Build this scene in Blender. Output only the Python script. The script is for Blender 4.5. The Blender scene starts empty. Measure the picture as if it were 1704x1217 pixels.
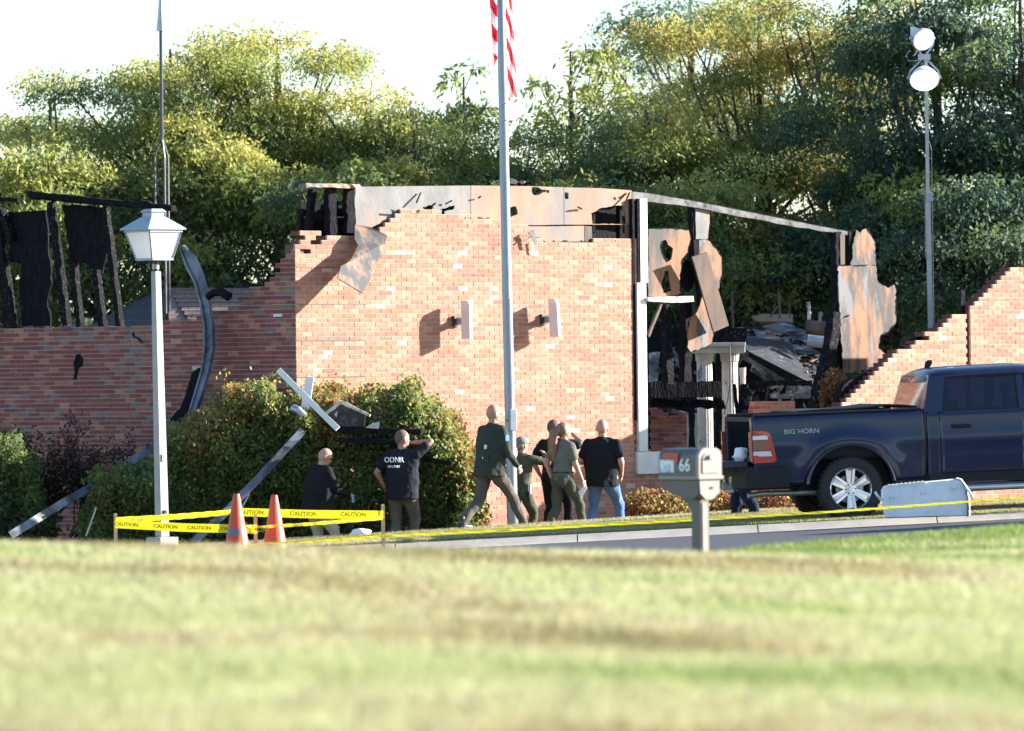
import bpy, bmesh, math, random
import numpy as np
from mathutils import Vector, Matrix, Quaternion
from mathutils.geometry import tessellate_polygon
R = math.radians
rng = random.Random(7)
nr = np.random.RandomState(11)
scene = bpy.context.scene
COL = scene.collection

# ------------------------------------------------------------------ camera
F = 200 / 36 * 1704          # focal length in photo pixels
ROLL, PITCH = R(0.7), 31.5 / F
_r0, _u0 = Vector((1, 0, 0)), Vector((0, -math.sin(PITCH), math.cos(PITCH)))
C_F = Vector((0, math.cos(PITCH), math.sin(PITCH)))
C_R = _r0 * math.cos(ROLL) - _u0 * math.sin(ROLL)
C_U = _r0 * math.sin(ROLL) + _u0 * math.cos(ROLL)
cd = bpy.data.cameras.new('camera')
cd.lens, cd.sensor_width, cd.clip_start, cd.clip_end = 200, 36, 0.5, 3000
cd.dof.use_dof, cd.dof.focus_distance, cd.dof.aperture_fstop = True, 80.5, 3.2
cam = bpy.data.objects.new('camera', cd); COL.objects.link(cam)
cam.matrix_world = Matrix((C_R, C_U, -C_F)).transposed().to_4x4()
scene.camera = cam

# ------------------------------------------------------------------ light
SUN_EL, SUN_AZ = R(18.3), math.atan2(.975, .225)
w = bpy.data.worlds.new('World'); scene.world = w; w.use_nodes = True
nt = w.node_tree; nt.nodes.clear()
sky = nt.nodes.new('ShaderNodeTexSky'); sky.sky_type = 'NISHITA'; sky.sun_disc = False
sky.sun_elevation, sky.sun_rotation = SUN_EL, SUN_AZ
sky.air_density, sky.dust_density, sky.ozone_density = 1.0, 0.5, 3.0
bg = nt.nodes.new('ShaderNodeBackground'); bg.inputs[1].default_value = 0.09
wo = nt.nodes.new('ShaderNodeOutputWorld')
nt.links.new(sky.outputs[0], bg.inputs[0]); nt.links.new(bg.outputs[0], wo.inputs[0])
sl = bpy.data.lights.new('sun', 'SUN'); sl.energy = 5.0; sl.angle = R(0.5); sl.color = (1, .945, .87)
so = bpy.data.objects.new('sun', sl); COL.objects.link(so)
sd = Vector((math.sin(SUN_AZ) * math.cos(SUN_EL), math.cos(SUN_AZ) * math.cos(SUN_EL), math.sin(SUN_EL)))
so.rotation_euler = sd.to_track_quat('Z', 'Y').to_euler(); so.location = sd * 60
vs = scene.view_settings
vs.view_transform = 'Standard'; vs.look = 'None'; vs.exposure = 1.9; vs.gamma = 1; vs.use_curve_mapping = False

# ------------------------------------------------------------------ geometry helpers
def ray(px, py): return C_R * ((px - 852) / F) + C_U * ((608.5 - py) / F) + C_F
def P(px, py, D):
    r = ray(px, py); return r * (D / r.y)
def proj(v):
    d = v.dot(C_F); return (852 + v.dot(C_R) / d * F, 608.5 - v.dot(C_U) / d * F)
class Plane:
    def __init__(s, O, n): s.O = Vector(O); s.n = Vector(n).normalized(); s.t = Vector((-s.n.y, s.n.x, 0))
    def at(s, px, py, d=0):
        r = ray(px, py); return r * ((s.O + s.n * d).dot(s.n) / r.dot(s.n))
    def uv(s, u, z, d=0): return Vector((s.O.x, s.O.y, 0)) + s.t * u + Vector((0, 0, z)) + s.n * d
    def u_of(s, v): return (v - s.O).dot(s.t)
def flat(D): return Plane((0, D, 0), (0, -1, 0))
def pip(x, y, poly):
    c = False; n = len(poly)
    for i in range(n):
        x1, y1 = poly[i]; x2, y2 = poly[i - 1]
        if (y1 > y) != (y2 > y) and x < (x2 - x1) * (y - y1) / (y2 - y1) + x1: c = not c
    return c

# ------------------------------------------------------------------ materials
def _mk(name):
    m = bpy.data.materials.new(name); m.use_nodes = True
    nt = m.node_tree; b = nt.nodes['Principled BSDF']; return m, nt, b
def mat(name, c, rough=.7, metal=0, c2=None, scale=4., stretch=(1, 1, 1), contrast=(.35, .65), bump=0, bscale=40., spec=.5,
        coat=0, c3=None, scale3=.8, con3=(.5, .6), emit=None, es=0, trans=0, world=False, vor=False):
    m, nt, b = _mk(name); N = nt.nodes.new; L = nt.links.new
    b.inputs['Base Color'].default_value = (*c, 1); b.inputs['Roughness'].default_value = rough
    b.inputs['Metallic'].default_value = metal; b.inputs['Specular IOR Level'].default_value = spec
    b.inputs['Coat Weight'].default_value = coat; b.inputs['Coat Roughness'].default_value = .03
    if world: co = N('ShaderNodeNewGeometry').outputs['Position']
    else: co = N('ShaderNodeTexCoord').outputs['Object']
    mp = N('ShaderNodeMapping'); mp.inputs['Scale'].default_value = stretch; L(co, mp.inputs[0])
    def noise(sc, det=6):
        n = N('ShaderNodeTexNoise'); n.inputs['Scale'].default_value = sc; n.inputs['Detail'].default_value = det
        n.inputs['Roughness'].default_value = .62; L(mp.outputs[0], n.inputs['Vector']); return n.outputs['Fac']
    def ramp(src, lo, hi):
        r = N('ShaderNodeMapRange'); r.inputs[1].default_value = lo; r.inputs[2].default_value = hi; L(src, r.inputs[0]); return r.outputs[0]
    out = None
    if c2:
        mx = N('ShaderNodeMix'); mx.data_type = 'RGBA'; mx.inputs[6].default_value = (*c, 1); mx.inputs[7].default_value = (*c2, 1)
        L(ramp(noise(scale), *contrast), mx.inputs[0]); out = mx.outputs[2]
        if c3:
            m3 = N('ShaderNodeMix'); m3.data_type = 'RGBA'; m3.inputs[7].default_value = (*c3, 1); L(out, m3.inputs[6])
            L(ramp(noise(scale3), *con3), m3.inputs[0]); out = m3.outputs[2]
        L(out, b.inputs['Base Color'])
    if bump:
        bp = N('ShaderNodeBump'); bp.inputs['Strength'].default_value = bump; bp.inputs['Distance'].default_value = .02
        if vor:
            v = N('ShaderNodeTexVoronoi'); v.inputs['Scale'].default_value = bscale; L(mp.outputs[0], v.inputs['Vector']); L(v.outputs['Distance'], bp.inputs['Height'])
        else: L(noise(bscale), bp.inputs['Height'])
        L(bp.outputs[0], b.inputs['Normal'])
    if emit: b.inputs['Emission Color'].default_value = (*emit, 1); b.inputs['Emission Strength'].default_value = es
    if trans:
        t = N('ShaderNodeBsdfTranslucent'); ms = N('ShaderNodeMixShader'); ms.inputs[0].default_value = trans
        t.inputs[0].default_value = (*[min(1, x * 1.25) for x in c], 1)
        if out: L(out, t.inputs[0])
        L(b.outputs[0], ms.inputs[1]); L(t.outputs[0], ms.inputs[2]); L(ms.outputs[0], nt.nodes['Material Output'].inputs[0])
    return m
def glassmat(name, tint, gloss=.25):
    m, nt, b = _mk(name); N = nt.nodes.new; L = nt.links.new
    t = N('ShaderNodeBsdfTransparent'); t.inputs[0].default_value = (*tint, 1)
    g = N('ShaderNodeBsdfGlossy'); g.inputs['Roughness'].default_value = .03; g.inputs[0].default_value = (.9, .92, .95, 1)
    ms = N('ShaderNodeMixShader'); f = N('ShaderNodeFresnel'); f.inputs[0].default_value = 1.5
    a = N('ShaderNodeMath'); a.operation = 'MULTIPLY_ADD'; a.inputs[1].default_value = 1.0; a.inputs[2].default_value = gloss * .3
    L(f.outputs[0], a.inputs[0]); L(a.outputs[0], ms.inputs[0]); L(t.outputs[0], ms.inputs[1]); L(g.outputs[0], ms.inputs[2])
    L(ms.outputs[0], nt.nodes['Material Output'].inputs[0]); return m

M = {}
BR = [(.44, .175, .105), (.47, .200, .125), (.41, .160, .105), (.49, .225, .145), (.46, .195, .125), (.50, .250, .165), (.53, .300, .21), (.34, .145, .115), (.62, .46, .35), (.24, .165, .15), (.27, .072, .058), (.31, .088, .074), (.235, .07, .066)]  # last reds: same clay, darkened mainly to carry the left wall's shade
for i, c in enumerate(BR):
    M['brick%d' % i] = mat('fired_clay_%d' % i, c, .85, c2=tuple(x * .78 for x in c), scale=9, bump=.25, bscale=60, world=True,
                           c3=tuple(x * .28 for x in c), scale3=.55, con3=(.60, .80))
M['core'] = mat('wall_core', (.20, .085, .055), .95, c2=(.10, .05, .035), scale=9, world=True, bump=.5)
M['mortar'] = mat('mortar', (.52, .43, .36), .9, c2=(.40, .32, .27), scale=14, world=True, bump=.3)
M['char'] = mat('charred_wood', (.006, .006, .008), .75, c2=(.016, .015, .018), scale=18, stretch=(1, 1, .35), bump=.4, bscale=34, vor=True, spec=.06)
M['charedge'] = mat('ashy_charred_wood', (.008, .008, .010), .75, c2=(.11, .105, .10), scale=26, stretch=(1, 1, .7), contrast=(.57, .72), bump=.5, bscale=34, vor=True, spec=.08)
M['ply'] = mat('scorched_plywood', (.31, .150, .065), .75, c2=(.19, .085, .04), scale=5, stretch=(1, 1, .25), bump=.15, bscale=30,
               c3=(.06, .052, .05), scale3=2.0, con3=(.45, .56))
M['plygrey'] = mat('greyed_plywood', (.21, .205, .20), .75, c2=(.13, .125, .125), scale=3, stretch=(1, 1, .5), bump=.2, bscale=30,
                   c3=(.36, .20, .115), scale3=.9, con3=(.46, .58))
M['plytan'] = mat('tan_plywood', (.37, .215, .13), .75, c2=(.28, .14, .08), scale=2.2, stretch=(1, 1, .5), bump=.15, bscale=30,
                  c3=(.17, .155, .15), scale3=.9, con3=(.46, .60))
M['plyburn'] = mat('burnt_plywood', (.33, .135, .05), .7, c2=(.045, .04, .04), scale=1.7, stretch=(2.2, 2.2, .6), contrast=(.41, .55), bump=.4, bscale=26,
                   c3=(.15, .155, .17), scale3=1.6, con3=(.54, .62))
M['ashgrey'] = mat('ash_grey_wood', (.17, .17, .17), .8, c2=(.07, .068, .07), scale=5, contrast=(.42, .58), bump=.4, c3=(.015, .015, .017), scale3=4, con3=(.56, .62))
M['board'] = mat('smoked_board', (.13, .08, .052), .75, c2=(.06, .04, .032), scale=6, stretch=(1, 1, .3), bump=.2)
M['white'] = mat('white_painted_wood', (.80, .77, .70), .55, c2=(.70, .66, .60), scale=3)
M['whitesoot'] = mat('sooty_white_paint', (.62, .56, .52), .6, c2=(.46, .38, .34), scale=4, contrast=(.45, .7), stretch=(1, 1, .4), c3=(.05, .045, .04), scale3=5, con3=(.62, .68), bump=.2)
M['metalwhite'] = mat('white_metal', (.72, .74, .78), .35, c2=(.6, .62, .66), scale=6)
M['gutter'] = mat('scorched_gutter_metal', (.16, .18, .22), .5, metal=.2, c2=(.035, .04, .05), scale=2.2, contrast=(.42, .6))
M['darkmetal'] = mat('dark_metal', (.05, .055, .06), .45, metal=.6, c2=(.09, .09, .09))
M['galv'] = mat('galvanised_steel', (.42, .44, .47), .42, metal=.7, c2=(.34, .36, .39), scale=12)
M['alu'] = mat('brushed_aluminium', (.36, .38, .43), .42, metal=.35, c2=(.30, .32, .37), scale=8)
M['postgrey'] = mat('painted_grey_post', (.40, .37, .37), .5, c2=(.33, .305, .30), scale=5)
M['lampglass'] = mat('milky_lamp_glass', (.82, .80, .82), .35, trans=.35)
M['lamproof'] = mat('pale_blue_grey_paint', (.34, .41, .45), .45, c2=(.29, .36, .40), scale=6)
M['shingle'] = mat('brown_shingles', (.23, .155, .125), .9, c2=(.16, .105, .09), scale=16, bump=.5, bscale=60, world=True)
M['burntroof'] = mat('burnt_roof_felt', (.02, .021, .026), .6, c2=(.09, .095, .11), scale=9, contrast=(.5, .68), bump=.9, bscale=16)
M['rubble'] = mat('ashy_debris', (.13, .13, .14), .8, c2=(.46, .45, .44), scale=3.5, contrast=(.48, .62), bump=.8, bscale=14, c3=(.025, .025, .03), scale3=2.3, con3=(.48, .56))
M['bark'] = mat('bark', (.075, .06, .05), .9, c2=(.04, .033, .028), scale=12, bump=.6)
M['twig'] = mat('burnt_twigs', (.028, .024, .022), .9)
M['asphalt'] = mat('asphalt', (.034, .039, .050), .85, c2=(.052, .055, .062), scale=30, bump=.3, bscale=120, world=True)
M['concrete'] = mat('kerb_concrete', (.46, .41, .34), .85, c2=(.36, .32, .27), scale=3, world=True, bump=.3)
M['soil'] = mat('lawn_soil', (.20, .17, .10), .95, c2=(.13, .15, .06), scale=.8, world=True, bump=.4, bscale=20)
M['cone'] = mat('orange_plastic', (.80, .10, .035), .5, c2=(.70, .085, .03), scale=8)
M['reflect'] = mat('grey_reflective_band', (.20, .19, .19), .5)
M['tape'] = mat('yellow_tape', (.84, .76, .035), .4, trans=.4)
M['tapeink'] = mat('black_print', (.28, .25, .01), .6)
M['stake'] = mat('bare_wood_stake', (.50, .33, .19), .8, c2=(.40, .25, .14), scale=8, stretch=(1, 1, .2))
M['navy'] = mat('navy_car_paint', (.005, .0125, .044), .36, c2=(.006, .014, .050), scale=1, coat=.55, spec=.35)
M['blackplastic'] = mat('black_plastic', (.010, .011, .013), .6, spec=.3)
M['tyre'] = mat('tyre_rubber', (.015, .015, .016), .75, bump=.2)
M['rim'] = mat('polished_rim', (.62, .64, .68), .2, metal=.9)
M['red'] = mat('red_lens', (.45, .012, .015), .15, coat=1)
M['darkred'] = mat('dark_red_lens', (.13, .02, .025), .15, coat=1)
M['lens'] = mat('clear_lens', (.65, .66, .68), .12, coat=1)
M['tint'] = glassmat('tinted_glass', (.26, .29, .38), .05)
M['tintdark'] = glassmat('dark_tinted_glass', (.07, .075, .10), .05)
M['interior'] = mat('cab_trim', (.04, .04, .045), .8)
M['seat'] = mat('seat_cloth', (.42, .38, .33), .8)
M['plasticwhite'] = mat('white_cooler_plastic', (.88, .89, .90), .4, c2=(.74, .76, .78), scale=5)
M['mailbox'] = mat('taupe_plastic', (.095, .083, .08), .42, c2=(.085, .075, .07), scale=5, spec=.6)
M['mailfront'] = mat('pale_plastic_door', (.26, .225, .205), .42)
M['flagred'] = mat('red_flag_cloth', (.60, .02, .035), .8, trans=.35)
M['flagwhite'] = mat('white_flag_cloth', (.82, .80, .80), .8, trans=.35)
M['skin'] = mat('skin', (.50, .27, .19), .55, c2=(.46, .23, .16), scale=12)
M['skin2'] = mat('tanned_skin', (.40, .20, .14), .55, c2=(.36, .18, .12), scale=12)
def cloth(n, c, k=.8): return mat(n, c, .9, c2=tuple(x * k for x in c), scale=7, bump=.5, bscale=9, spec=.2)
M['blackcloth'] = cloth('black_cloth', (.012, .013, .017)); M['navycloth'] = cloth('dark_navy_cloth', (.016, .018, .026))
M['olive'] = cloth('olive_uniform', (.085, .088, .058)); M['olivejacket'] = cloth('olive_jacket', (.046, .055, .042))
M['greygreen'] = cloth('grey_green_shirt', (.15, .15, .125)); M['khaki'] = cloth('khaki_cotton', (.42, .37, .31)); M['brownpants'] = cloth('brown_grey_trousers', (.12, .105, .088))
M['denim'] = cloth('blue_denim', (.12, .20, .38)); M['darkdenim'] = cloth('dark_denim', (.012, .022, .05))
M['greycap'] = cloth('grey_cap', (.22, .23, .21)); M['hairbrown'] = mat('brown_hair', (.15, .075, .04), .5, c2=(.24, .13, .075), scale=30, stretch=(1, 1, .15))
M['hairblond'] = mat('blond_hair', (.34, .24, .13), .5, c2=(.26, .17, .09), scale=30); M['hairdark'] = mat('cropped_hair', (.13, .085, .07), .8)
M['boot'] = mat('black_leather', (.015, .014, .014), .45)
M['paper'] = mat('white_paper', (.8, .8, .8), .7)
M['brightgear'] = mat('metal_gear', (.65, .66, .68), .3, metal=.4)
M['steelblue'] = mat('blue_can', (.15, .3, .5), .3, metal=.5)
M['glow'] = mat('lit_flood_lamp', (1, 1, 1), .5, emit=(1, .97, .92), es=1.5)
def leaf(n, c, t=.55, v=.85): return mat(n, c, .55, c2=tuple(x * v for x in c), scale=1.5, trans=t, world=True, spec=.35)
M['lf_green'] = leaf('locust_leaf_green', (.155, .215, .075)); M['lf_dark'] = leaf('dark_leaf', (.11, .165, .08)); M['lf_yg'] = leaf('yellow_green_leaf', (.34, .38, .10))
M['lf_yel'] = leaf('yellow_leaf', (.52, .47, .13)); M['lf_blue'] = leaf('blue_green_leaf', (.065, .12, .09)); M['lf_gold'] = leaf('gold_leaf', (.42, .31, .09))
M['lf_pale'] = leaf('pale_silver_leaf', (.17, .24, .15)); M['lf_red'] = leaf('rust_leaf', (.34, .14, .07)); M['lf_tan'] = leaf('dry_tan_leaf', (.36, .21, .08)); M['lf_brown'] = leaf('dead_brown_leaf', (.13, .06, .03))
M['lf_hedge'] = leaf('hedge_leaf', (.14, .205, .06))

# ------------------------------------------------------------------ objects
def tag(o, label=None, cat=None, group=None, kind=None):
    if label: o['label'] = label
    if cat: o['category'] = cat
    if group: o['group'] = group
    if kind: o['kind'] = kind
    return o
ORG = {}
def thing(name, loc, label, cat, group=None):
    o = bpy.data.objects.new(name, None); COL.objects.link(o); o.location = loc; o.empty_display_size = .2
    ORG[o] = Vector(loc); return tag(o, label, cat, group)
def link(me, name, parent=None):
    o = bpy.data.objects.new(name, me); COL.objects.link(o)
    if parent: o.parent = parent
    return o
def finish(me, name, mats, parent, smooth):
    for m in mats: me.materials.append(M[m] if isinstance(m, str) else m)
    if parent is not None: org = ORG[parent]
    else:
        co = np.empty(len(me.vertices) * 3, np.float32); me.vertices.foreach_get('co', co); co = co.reshape(-1, 3)
        lo, hi = co.min(0), co.max(0); org = Vector(((lo[0] + hi[0]) / 2, (lo[1] + hi[1]) / 2, lo[2]))
    me.transform(Matrix.Translation(-org))
    if smooth:
        me.polygons.foreach_set('use_smooth', [True] * len(me.polygons))
        if smooth != 'all': me.set_sharp_from_angle(angle=R(38))
    me.update(); o = link(me, name, parent); ORG[o] = org
    if parent is None: o.location = org
    return o
class MB:
    def __init__(s): s.v = []; s.f = []; s.m = []
    def add(s, vs, fs, mi=0):
        n = len(s.v); s.v += [tuple(v) for v in vs]; s.f += [tuple(i + n for i in f) for f in fs]; s.m += [mi] * len(fs); return s
    def box(s, c, sz, X=(1, 0, 0), Y=(0, 1, 0), Z=(0, 0, 1), mi=0, taper=1):
        c = Vector(c); X = Vector(X) * sz[0] / 2; Y = Vector(Y) * sz[1] / 2; Z = Vector(Z) * sz[2] / 2
        vs = [c + X * i * (taper if k > 0 else 1) + Y * j * (taper if k > 0 else 1) + Z * k for k in (-1, 1) for j in (-1, 1) for i in (-1, 1)]
        return s.add(vs, [(0, 2, 3, 1), (4, 5, 7, 6), (0, 1, 5, 4), (2, 6, 7, 3), (0, 4, 6, 2), (1, 3, 7, 5)], mi)
    def beam(s, a, b, w, h, side=(0, 1, 0), mi=0, w2=None):
        a, b = Vector(a), Vector(b); Z = (b - a); l = Z.length; Z.normalize(); Y = Vector(side); Y = (Y - Z * Y.dot(Z)).normalized(); X = Y.cross(Z)
        return s.box((a + b) / 2, (w, h, l), X, Y, Z, mi, (w2 / w) if w2 else 1)
    def rag(s, a, b, w, h, side=(0, 1, 0), seg=8, j=.25, mi=0, r=rng, bend=0):
        a, b = Vector(a), Vector(b); Z = (b - a); l = Z.length; Z.normalize(); Y = Vector(side); Y = (Y - Z * Y.dot(Z)).normalized(); X = Y.cross(Z)
        vs = []; fs = []
        for i in range(seg + 1):
            t = i / seg; c = a.lerp(b, t) + X * bend * math.sin(math.pi * t)
            for (p, q) in ((-1, -1), (1, -1), (1, 1), (-1, 1)):
                vs.append(c + X * p * w / 2 * (1 + r.uniform(-j, j)) + Y * q * h / 2 * (1 + r.uniform(-j, j) * .5) + Z * (r.uniform(-.5, .5) * j * l / seg if i in (0, seg) else 0))
            if i:
                o = (i - 1) * 4
                for k in range(4): fs.append((o + k, o + (k + 1) % 4, o + 4 + (k + 1) % 4, o + 4 + k))
        fs += [(3, 2, 1, 0), tuple(seg * 4 + k for k in range(4))]
        return s.add(vs, fs, mi)
    def tube(s, pts, rad, n=8, mi=0, flat=1):
        pts = [Vector(p) for p in pts]; k = len(pts)
        if not hasattr(rad, '__len__'): rad = [rad] * k
        vs = []; fs = []; X = None
        for i, p in enumerate(pts):
            T = (pts[min(i + 1, k - 1)] - pts[max(i - 1, 0)]).normalized()
            if X is None: X = T.orthogonal().normalized()
            X = (X - T * X.dot(T)).normalized(); Y = T.cross(X)
            vs += [p + X * rad[i] * math.cos(2 * math.pi * j / n) + Y * rad[i] * flat * math.sin(2 * math.pi * j / n) for j in range(n)]
            if i: fs += [((i - 1) * n + j, (i - 1) * n + (j + 1) % n, i * n + (j + 1) % n, i * n + j) for j in range(n)]
        fs += [tuple(range(n - 1, -1, -1)), tuple((k - 1) * n + j for j in range(n))]
        return s.add(vs, fs, mi)
    def ball(s, c, r, X=(1, 0, 0), Y=(0, 1, 0), Z=(0, 0, 1), n=12, mi=0):
        if not hasattr(r, '__len__'): r = (r, r, r)
        c = Vector(c); X, Y, Z = Vector(X) * r[0], Vector(Y) * r[1], Vector(Z) * r[2]; k = n // 2
        vs = [c - Z]; fs = []
        for i in range(1, k):
            a = -math.pi / 2 + math.pi * i / k
            vs += [c + Z * math.sin(a) + (X * math.cos(2 * math.pi * j / n) + Y * math.sin(2 * math.pi * j / n)) * math.cos(a) for j in range(n)]
        vs.append(c + Z); e = len(vs) - 1
        for j in range(n):
            fs.append((0, 1 + (j + 1) % n, 1 + j)); fs.append((e, e - n + j, e - n + (j + 1) % n))
            for i in range(k - 2): a = 1 + i * n; fs.append((a + j, a + (j + 1) % n, a + n + (j + 1) % n, a + n + j))
        return s.add(vs, fs, mi)
    def cap(s, a, b, ra, rb, n=12, mi=0):
        a, b = Vector(a), Vector(b); s.tube([a, b], [ra, rb], n, mi); s.ball(a, ra, n=n, mi=mi); return s.ball(b, rb, n=n, mi=mi)
    def loft(s, rings, mi=0, closed=True):
        n = len(rings[0]); vs = [p for r in rings for p in r]; fs = []
        for i in range(1, len(rings)):
            fs += [((i - 1) * n + j, (i - 1) * n + (j + 1) % n, i * n + (j + 1) % n, i * n + j) for j in range(n if closed else n - 1)]
        if closed: fs += [tuple(range(n - 1, -1, -1)), tuple((len(rings) - 1) * n + j for j in range(n))]
        return s.add(vs, fs, mi)
    def slab(s, loops, n, th, mi=0):
        """flat board of real thickness: loops of 3D points (outer, then holes), front face on them, depth th against n"""
        n = Vector(n).normalized(); flatp = [p for l in loops for p in l]; tri = tessellate_polygon([[Vector(p) for p in l] for l in loops]); k = len(flatp)
        vs = [Vector(p) for p in flatp] + [Vector(p) - n * th for p in flatp]; fs = []
        for t in tri:
            nn = (vs[t[1]] - vs[t[0]]).cross(vs[t[2]] - vs[t[0]])
            t = t if nn.dot(n) > 0 else t[::-1]
            fs.append(tuple(t)); fs.append(tuple(i + k for i in t[::-1]))
        o = 0
        for l in loops:
            m = len(l)
            fs += [(o + i, o + (i + 1) % m, o + (i + 1) % m + k, o + i + k) for i in range(m)]; o += m
        return s.add(vs, fs, mi)
    def mesh(s, name):
        me = bpy.data.meshes.new(name); me.from_pydata(s.v, [], s.f)
        if any(s.m): me.polygons.foreach_set('material_index', s.m)
        return me
    def build(s, name, mats, parent=None, smooth=False, bevel=0):
        if not s.v: return None
        o = finish(s.mesh(name), name, mats if isinstance(mats, (list, tuple)) else [mats], parent, smooth)
        if bevel:
            b = o.modifiers.new('edge', 'BEVEL'); b.width = bevel; b.segments = 2; b.limit_method = 'ANGLE'; b.angle_limit = R(40)
        return o
def jag(pts, amp, step, r=rng):
    """pixel polyline loop -> same loop with ragged intermediate points"""
    out = []
    for i, a in enumerate(pts):
        b = pts[(i + 1) % len(pts)]; L = math.hypot(b[0] - a[0], b[1] - a[1]); k = max(1, int(L / step)); out.append(a[:2])
        am = a[2] if len(a) > 2 else amp
        for j in range(1, k):
            t = j / k; out.append((a[0] + (b[0] - a[0]) * t + r.uniform(-am, am), a[1] + (b[1] - a[1]) * t + r.uniform(-am, am)))
    return out
def quads_mesh(V, name, mats, parent=None, mi=None, verts_per=4):
    """V: (n,k,3) numpy"""
    n, k, _ = V.shape; me = bpy.data.meshes.new(name)
    me.vertices.add(n * k); me.vertices.foreach_set('co', V.reshape(-1).astype(np.float32))
    me.loops.add(n * k); me.loops.foreach_set('vertex_index', np.arange(n * k, dtype=np.int32))
    me.polygons.add(n); me.polygons.foreach_set('loop_start', np.arange(0, n * k, k, dtype=np.int32)); me.polygons.foreach_set('loop_total', np.full(n, k, np.int32))
    if mi is not None: me.polygons.foreach_set('material_index', mi.astype(np.int32))
    me.update(); return finish(me, name, mats, parent, False)
def lettering(text, size, origin, X, Y, matl, parent, name='lettering', th=.002, align='CENTER', sx=1):
    c = bpy.data.curves.new(name, 'FONT'); c.body = text; c.size = size; c.align_x = align; c.align_y = 'CENTER'; c.extrude = th; c.resolution_u = 3; c.offset = size * .012
    t = bpy.data.objects.new('t', c); COL.objects.link(t); dg = bpy.context.evaluated_depsgraph_get()
    me = bpy.data.meshes.new_from_object(t.evaluated_get(dg)); bpy.data.objects.remove(t); me.materials.clear()
    X, Y = Vector(X).normalized(), Vector(Y).normalized(); Z = X.cross(Y)
    m = Matrix((X * sx, Y, Z)).transposed().to_4x4(); m.translation = origin; me.transform(m)
    return finish(me, name, [matl], parent, False)
def sm(t): t = max(0, min(1, t)); return t * t * (3 - 2 * t)
def lerp(a, b, t): return a + (b - a) * t
# ------------------------------------------------------------------ terrain
def pw(x, xs, ys): return float(np.interp(x, xs, ys))
def curbD(X): return 72 + .13 * X if X > -8 else 72 + .13 * -8
def gz(X, D):
    if D <= 61:
        k12 = -.96 - .004 * X
        k33 = pw(X, [-6, -3, 0, 3, 8], [-.86, -.90, -.985, -1.08, -1.2])
        k40 = pw(X, [-6, -2, 0, 2, 4, 9], [-1.30, -1.32, -1.32, -1.30, -1.20, -1.2])
        k45 = pw(X, [-4, 0, 1.2, 1.9, 3, 4, 9], [-1.57, -1.53, -1.44, -1.325, -1.25, -1.18, -1.0])
        k50 = pw(X, [-4, 0, 1.8, 3, 4.5, 9], [-1.75, -1.72, -1.67, -1.54, -1.40, -1.2])
        k61 = -2.02 + .0367 * X
        z = pw(D, [0, 12, 20, 33, 36.5, 40, 45, 50, 61], [-.94, k12, lerp(k12, k33, .3), k33, lerp(k33, k40, .42), k40, k45, k50, k61])
        if X > 9: z -= (X - 9) * .0
        return z
    cD = curbD(X); zc = -1.947 + .0367 * max(-25, min(25, X))
    if D < cD - .02:
        t = (D - 61) / (cD - 61); return (zc - .085) + .055 * math.sin(math.pi * t) + (1 - t) * .0
    Xl = max(-25, min(25, X)); lip = -1.944 + .05 * Xl if X < 3.4 else -1.774 + .03 * (Xl - 3.4)
    z = lerp(zc, lip, sm((D - cD) / (78 - cD)))
    drop = pw(X, [-6, -2.6, -1.6, 0, 3, 5, 12], [.56, .53, .40, .38, .34, .26, .3])
    return z - drop * sm((D - 78) / 3.2)
def ground_sheet(name, xs, ds, matl, kind='structure', off=0, cond=None):
    vs = [(x, d(x) if callable(d) else d, 0) for d in ds for x in xs]; vs = [(x, y, gz(x, y) + off) for x, y, _ in vs]; n = len(xs)
    fs = [(j * n + i, j * n + i + 1, (j + 1) * n + i + 1, (j + 1) * n + i) for j in range(len(ds) - 1) for i in range(n - 1)]
    mb = MB(); mb.add(vs, fs); o = mb.build(name, matl, smooth='all'); return tag(o, kind=kind)
xs = [-400, -150, -60, -30, -20] + list(np.arange(-16, 16.1, .5)) + [20, 30, 60, 150, 400]
ground_sheet('lawn', xs, [-40, 0, 8] + list(np.arange(10, 60.5, 1.0)) + [61], 'soil')
ground_sheet('verge_ground', xs, [lambda x: curbD(x) + .14] + list(np.arange(75, 90, .5)) + [95, 100, 120, 160, 240, 500, 1500], 'soil')
road = []
mb = MB(); xr = xs; n = len(xr)
for k, t in enumerate(np.linspace(0, 1, 9)):
    for x in xr:
        d = lerp(60.9, curbD(x) + .002, t); z = (-1.947 + .0367 * max(-25, min(25, x)) - .085) + .055 * math.sin(math.pi * t) + (.02 if t == 0 else 0)
        road.append((x, d, z))
mb.add(road, [(j * n + i, j * n + i + 1, (j + 1) * n + i + 1, (j + 1) * n + i) for j in range(8) for i in range(n - 1)])
tag(mb.build('road', 'asphalt', smooth='all'), kind='structure')
# kerb: separate poured lengths with open joints
kr = thing('kerb', (0, 72, -2), None, None); kr['kind'] = 'structure'
kx = -13.0; kn = 0
while kx < 13:
    L = 2.3; a, b = kx + .008, kx + L - .008; mb = MB(); vs = []
    for x in (a, b):
        zc = -1.947 + .0367 * x + .004; d = curbD(x)
        for (dd, zz) in ((-.30, -.082), (-.16, -.074), (-.04, -.022), (.0, 0), (.15, 0), (.15, -.25), (-.30, -.25)): vs.append((x, d + dd, zc + zz))
    mb.add(vs, [(i, (i + 1) % 7, 7 + (i + 1) % 7, 7 + i) for i in range(7)] + [tuple(range(6, -1, -1)), tuple(range(7, 14))])
    mb.build('kerb_stone', 'concrete', kr); kx += L

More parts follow.
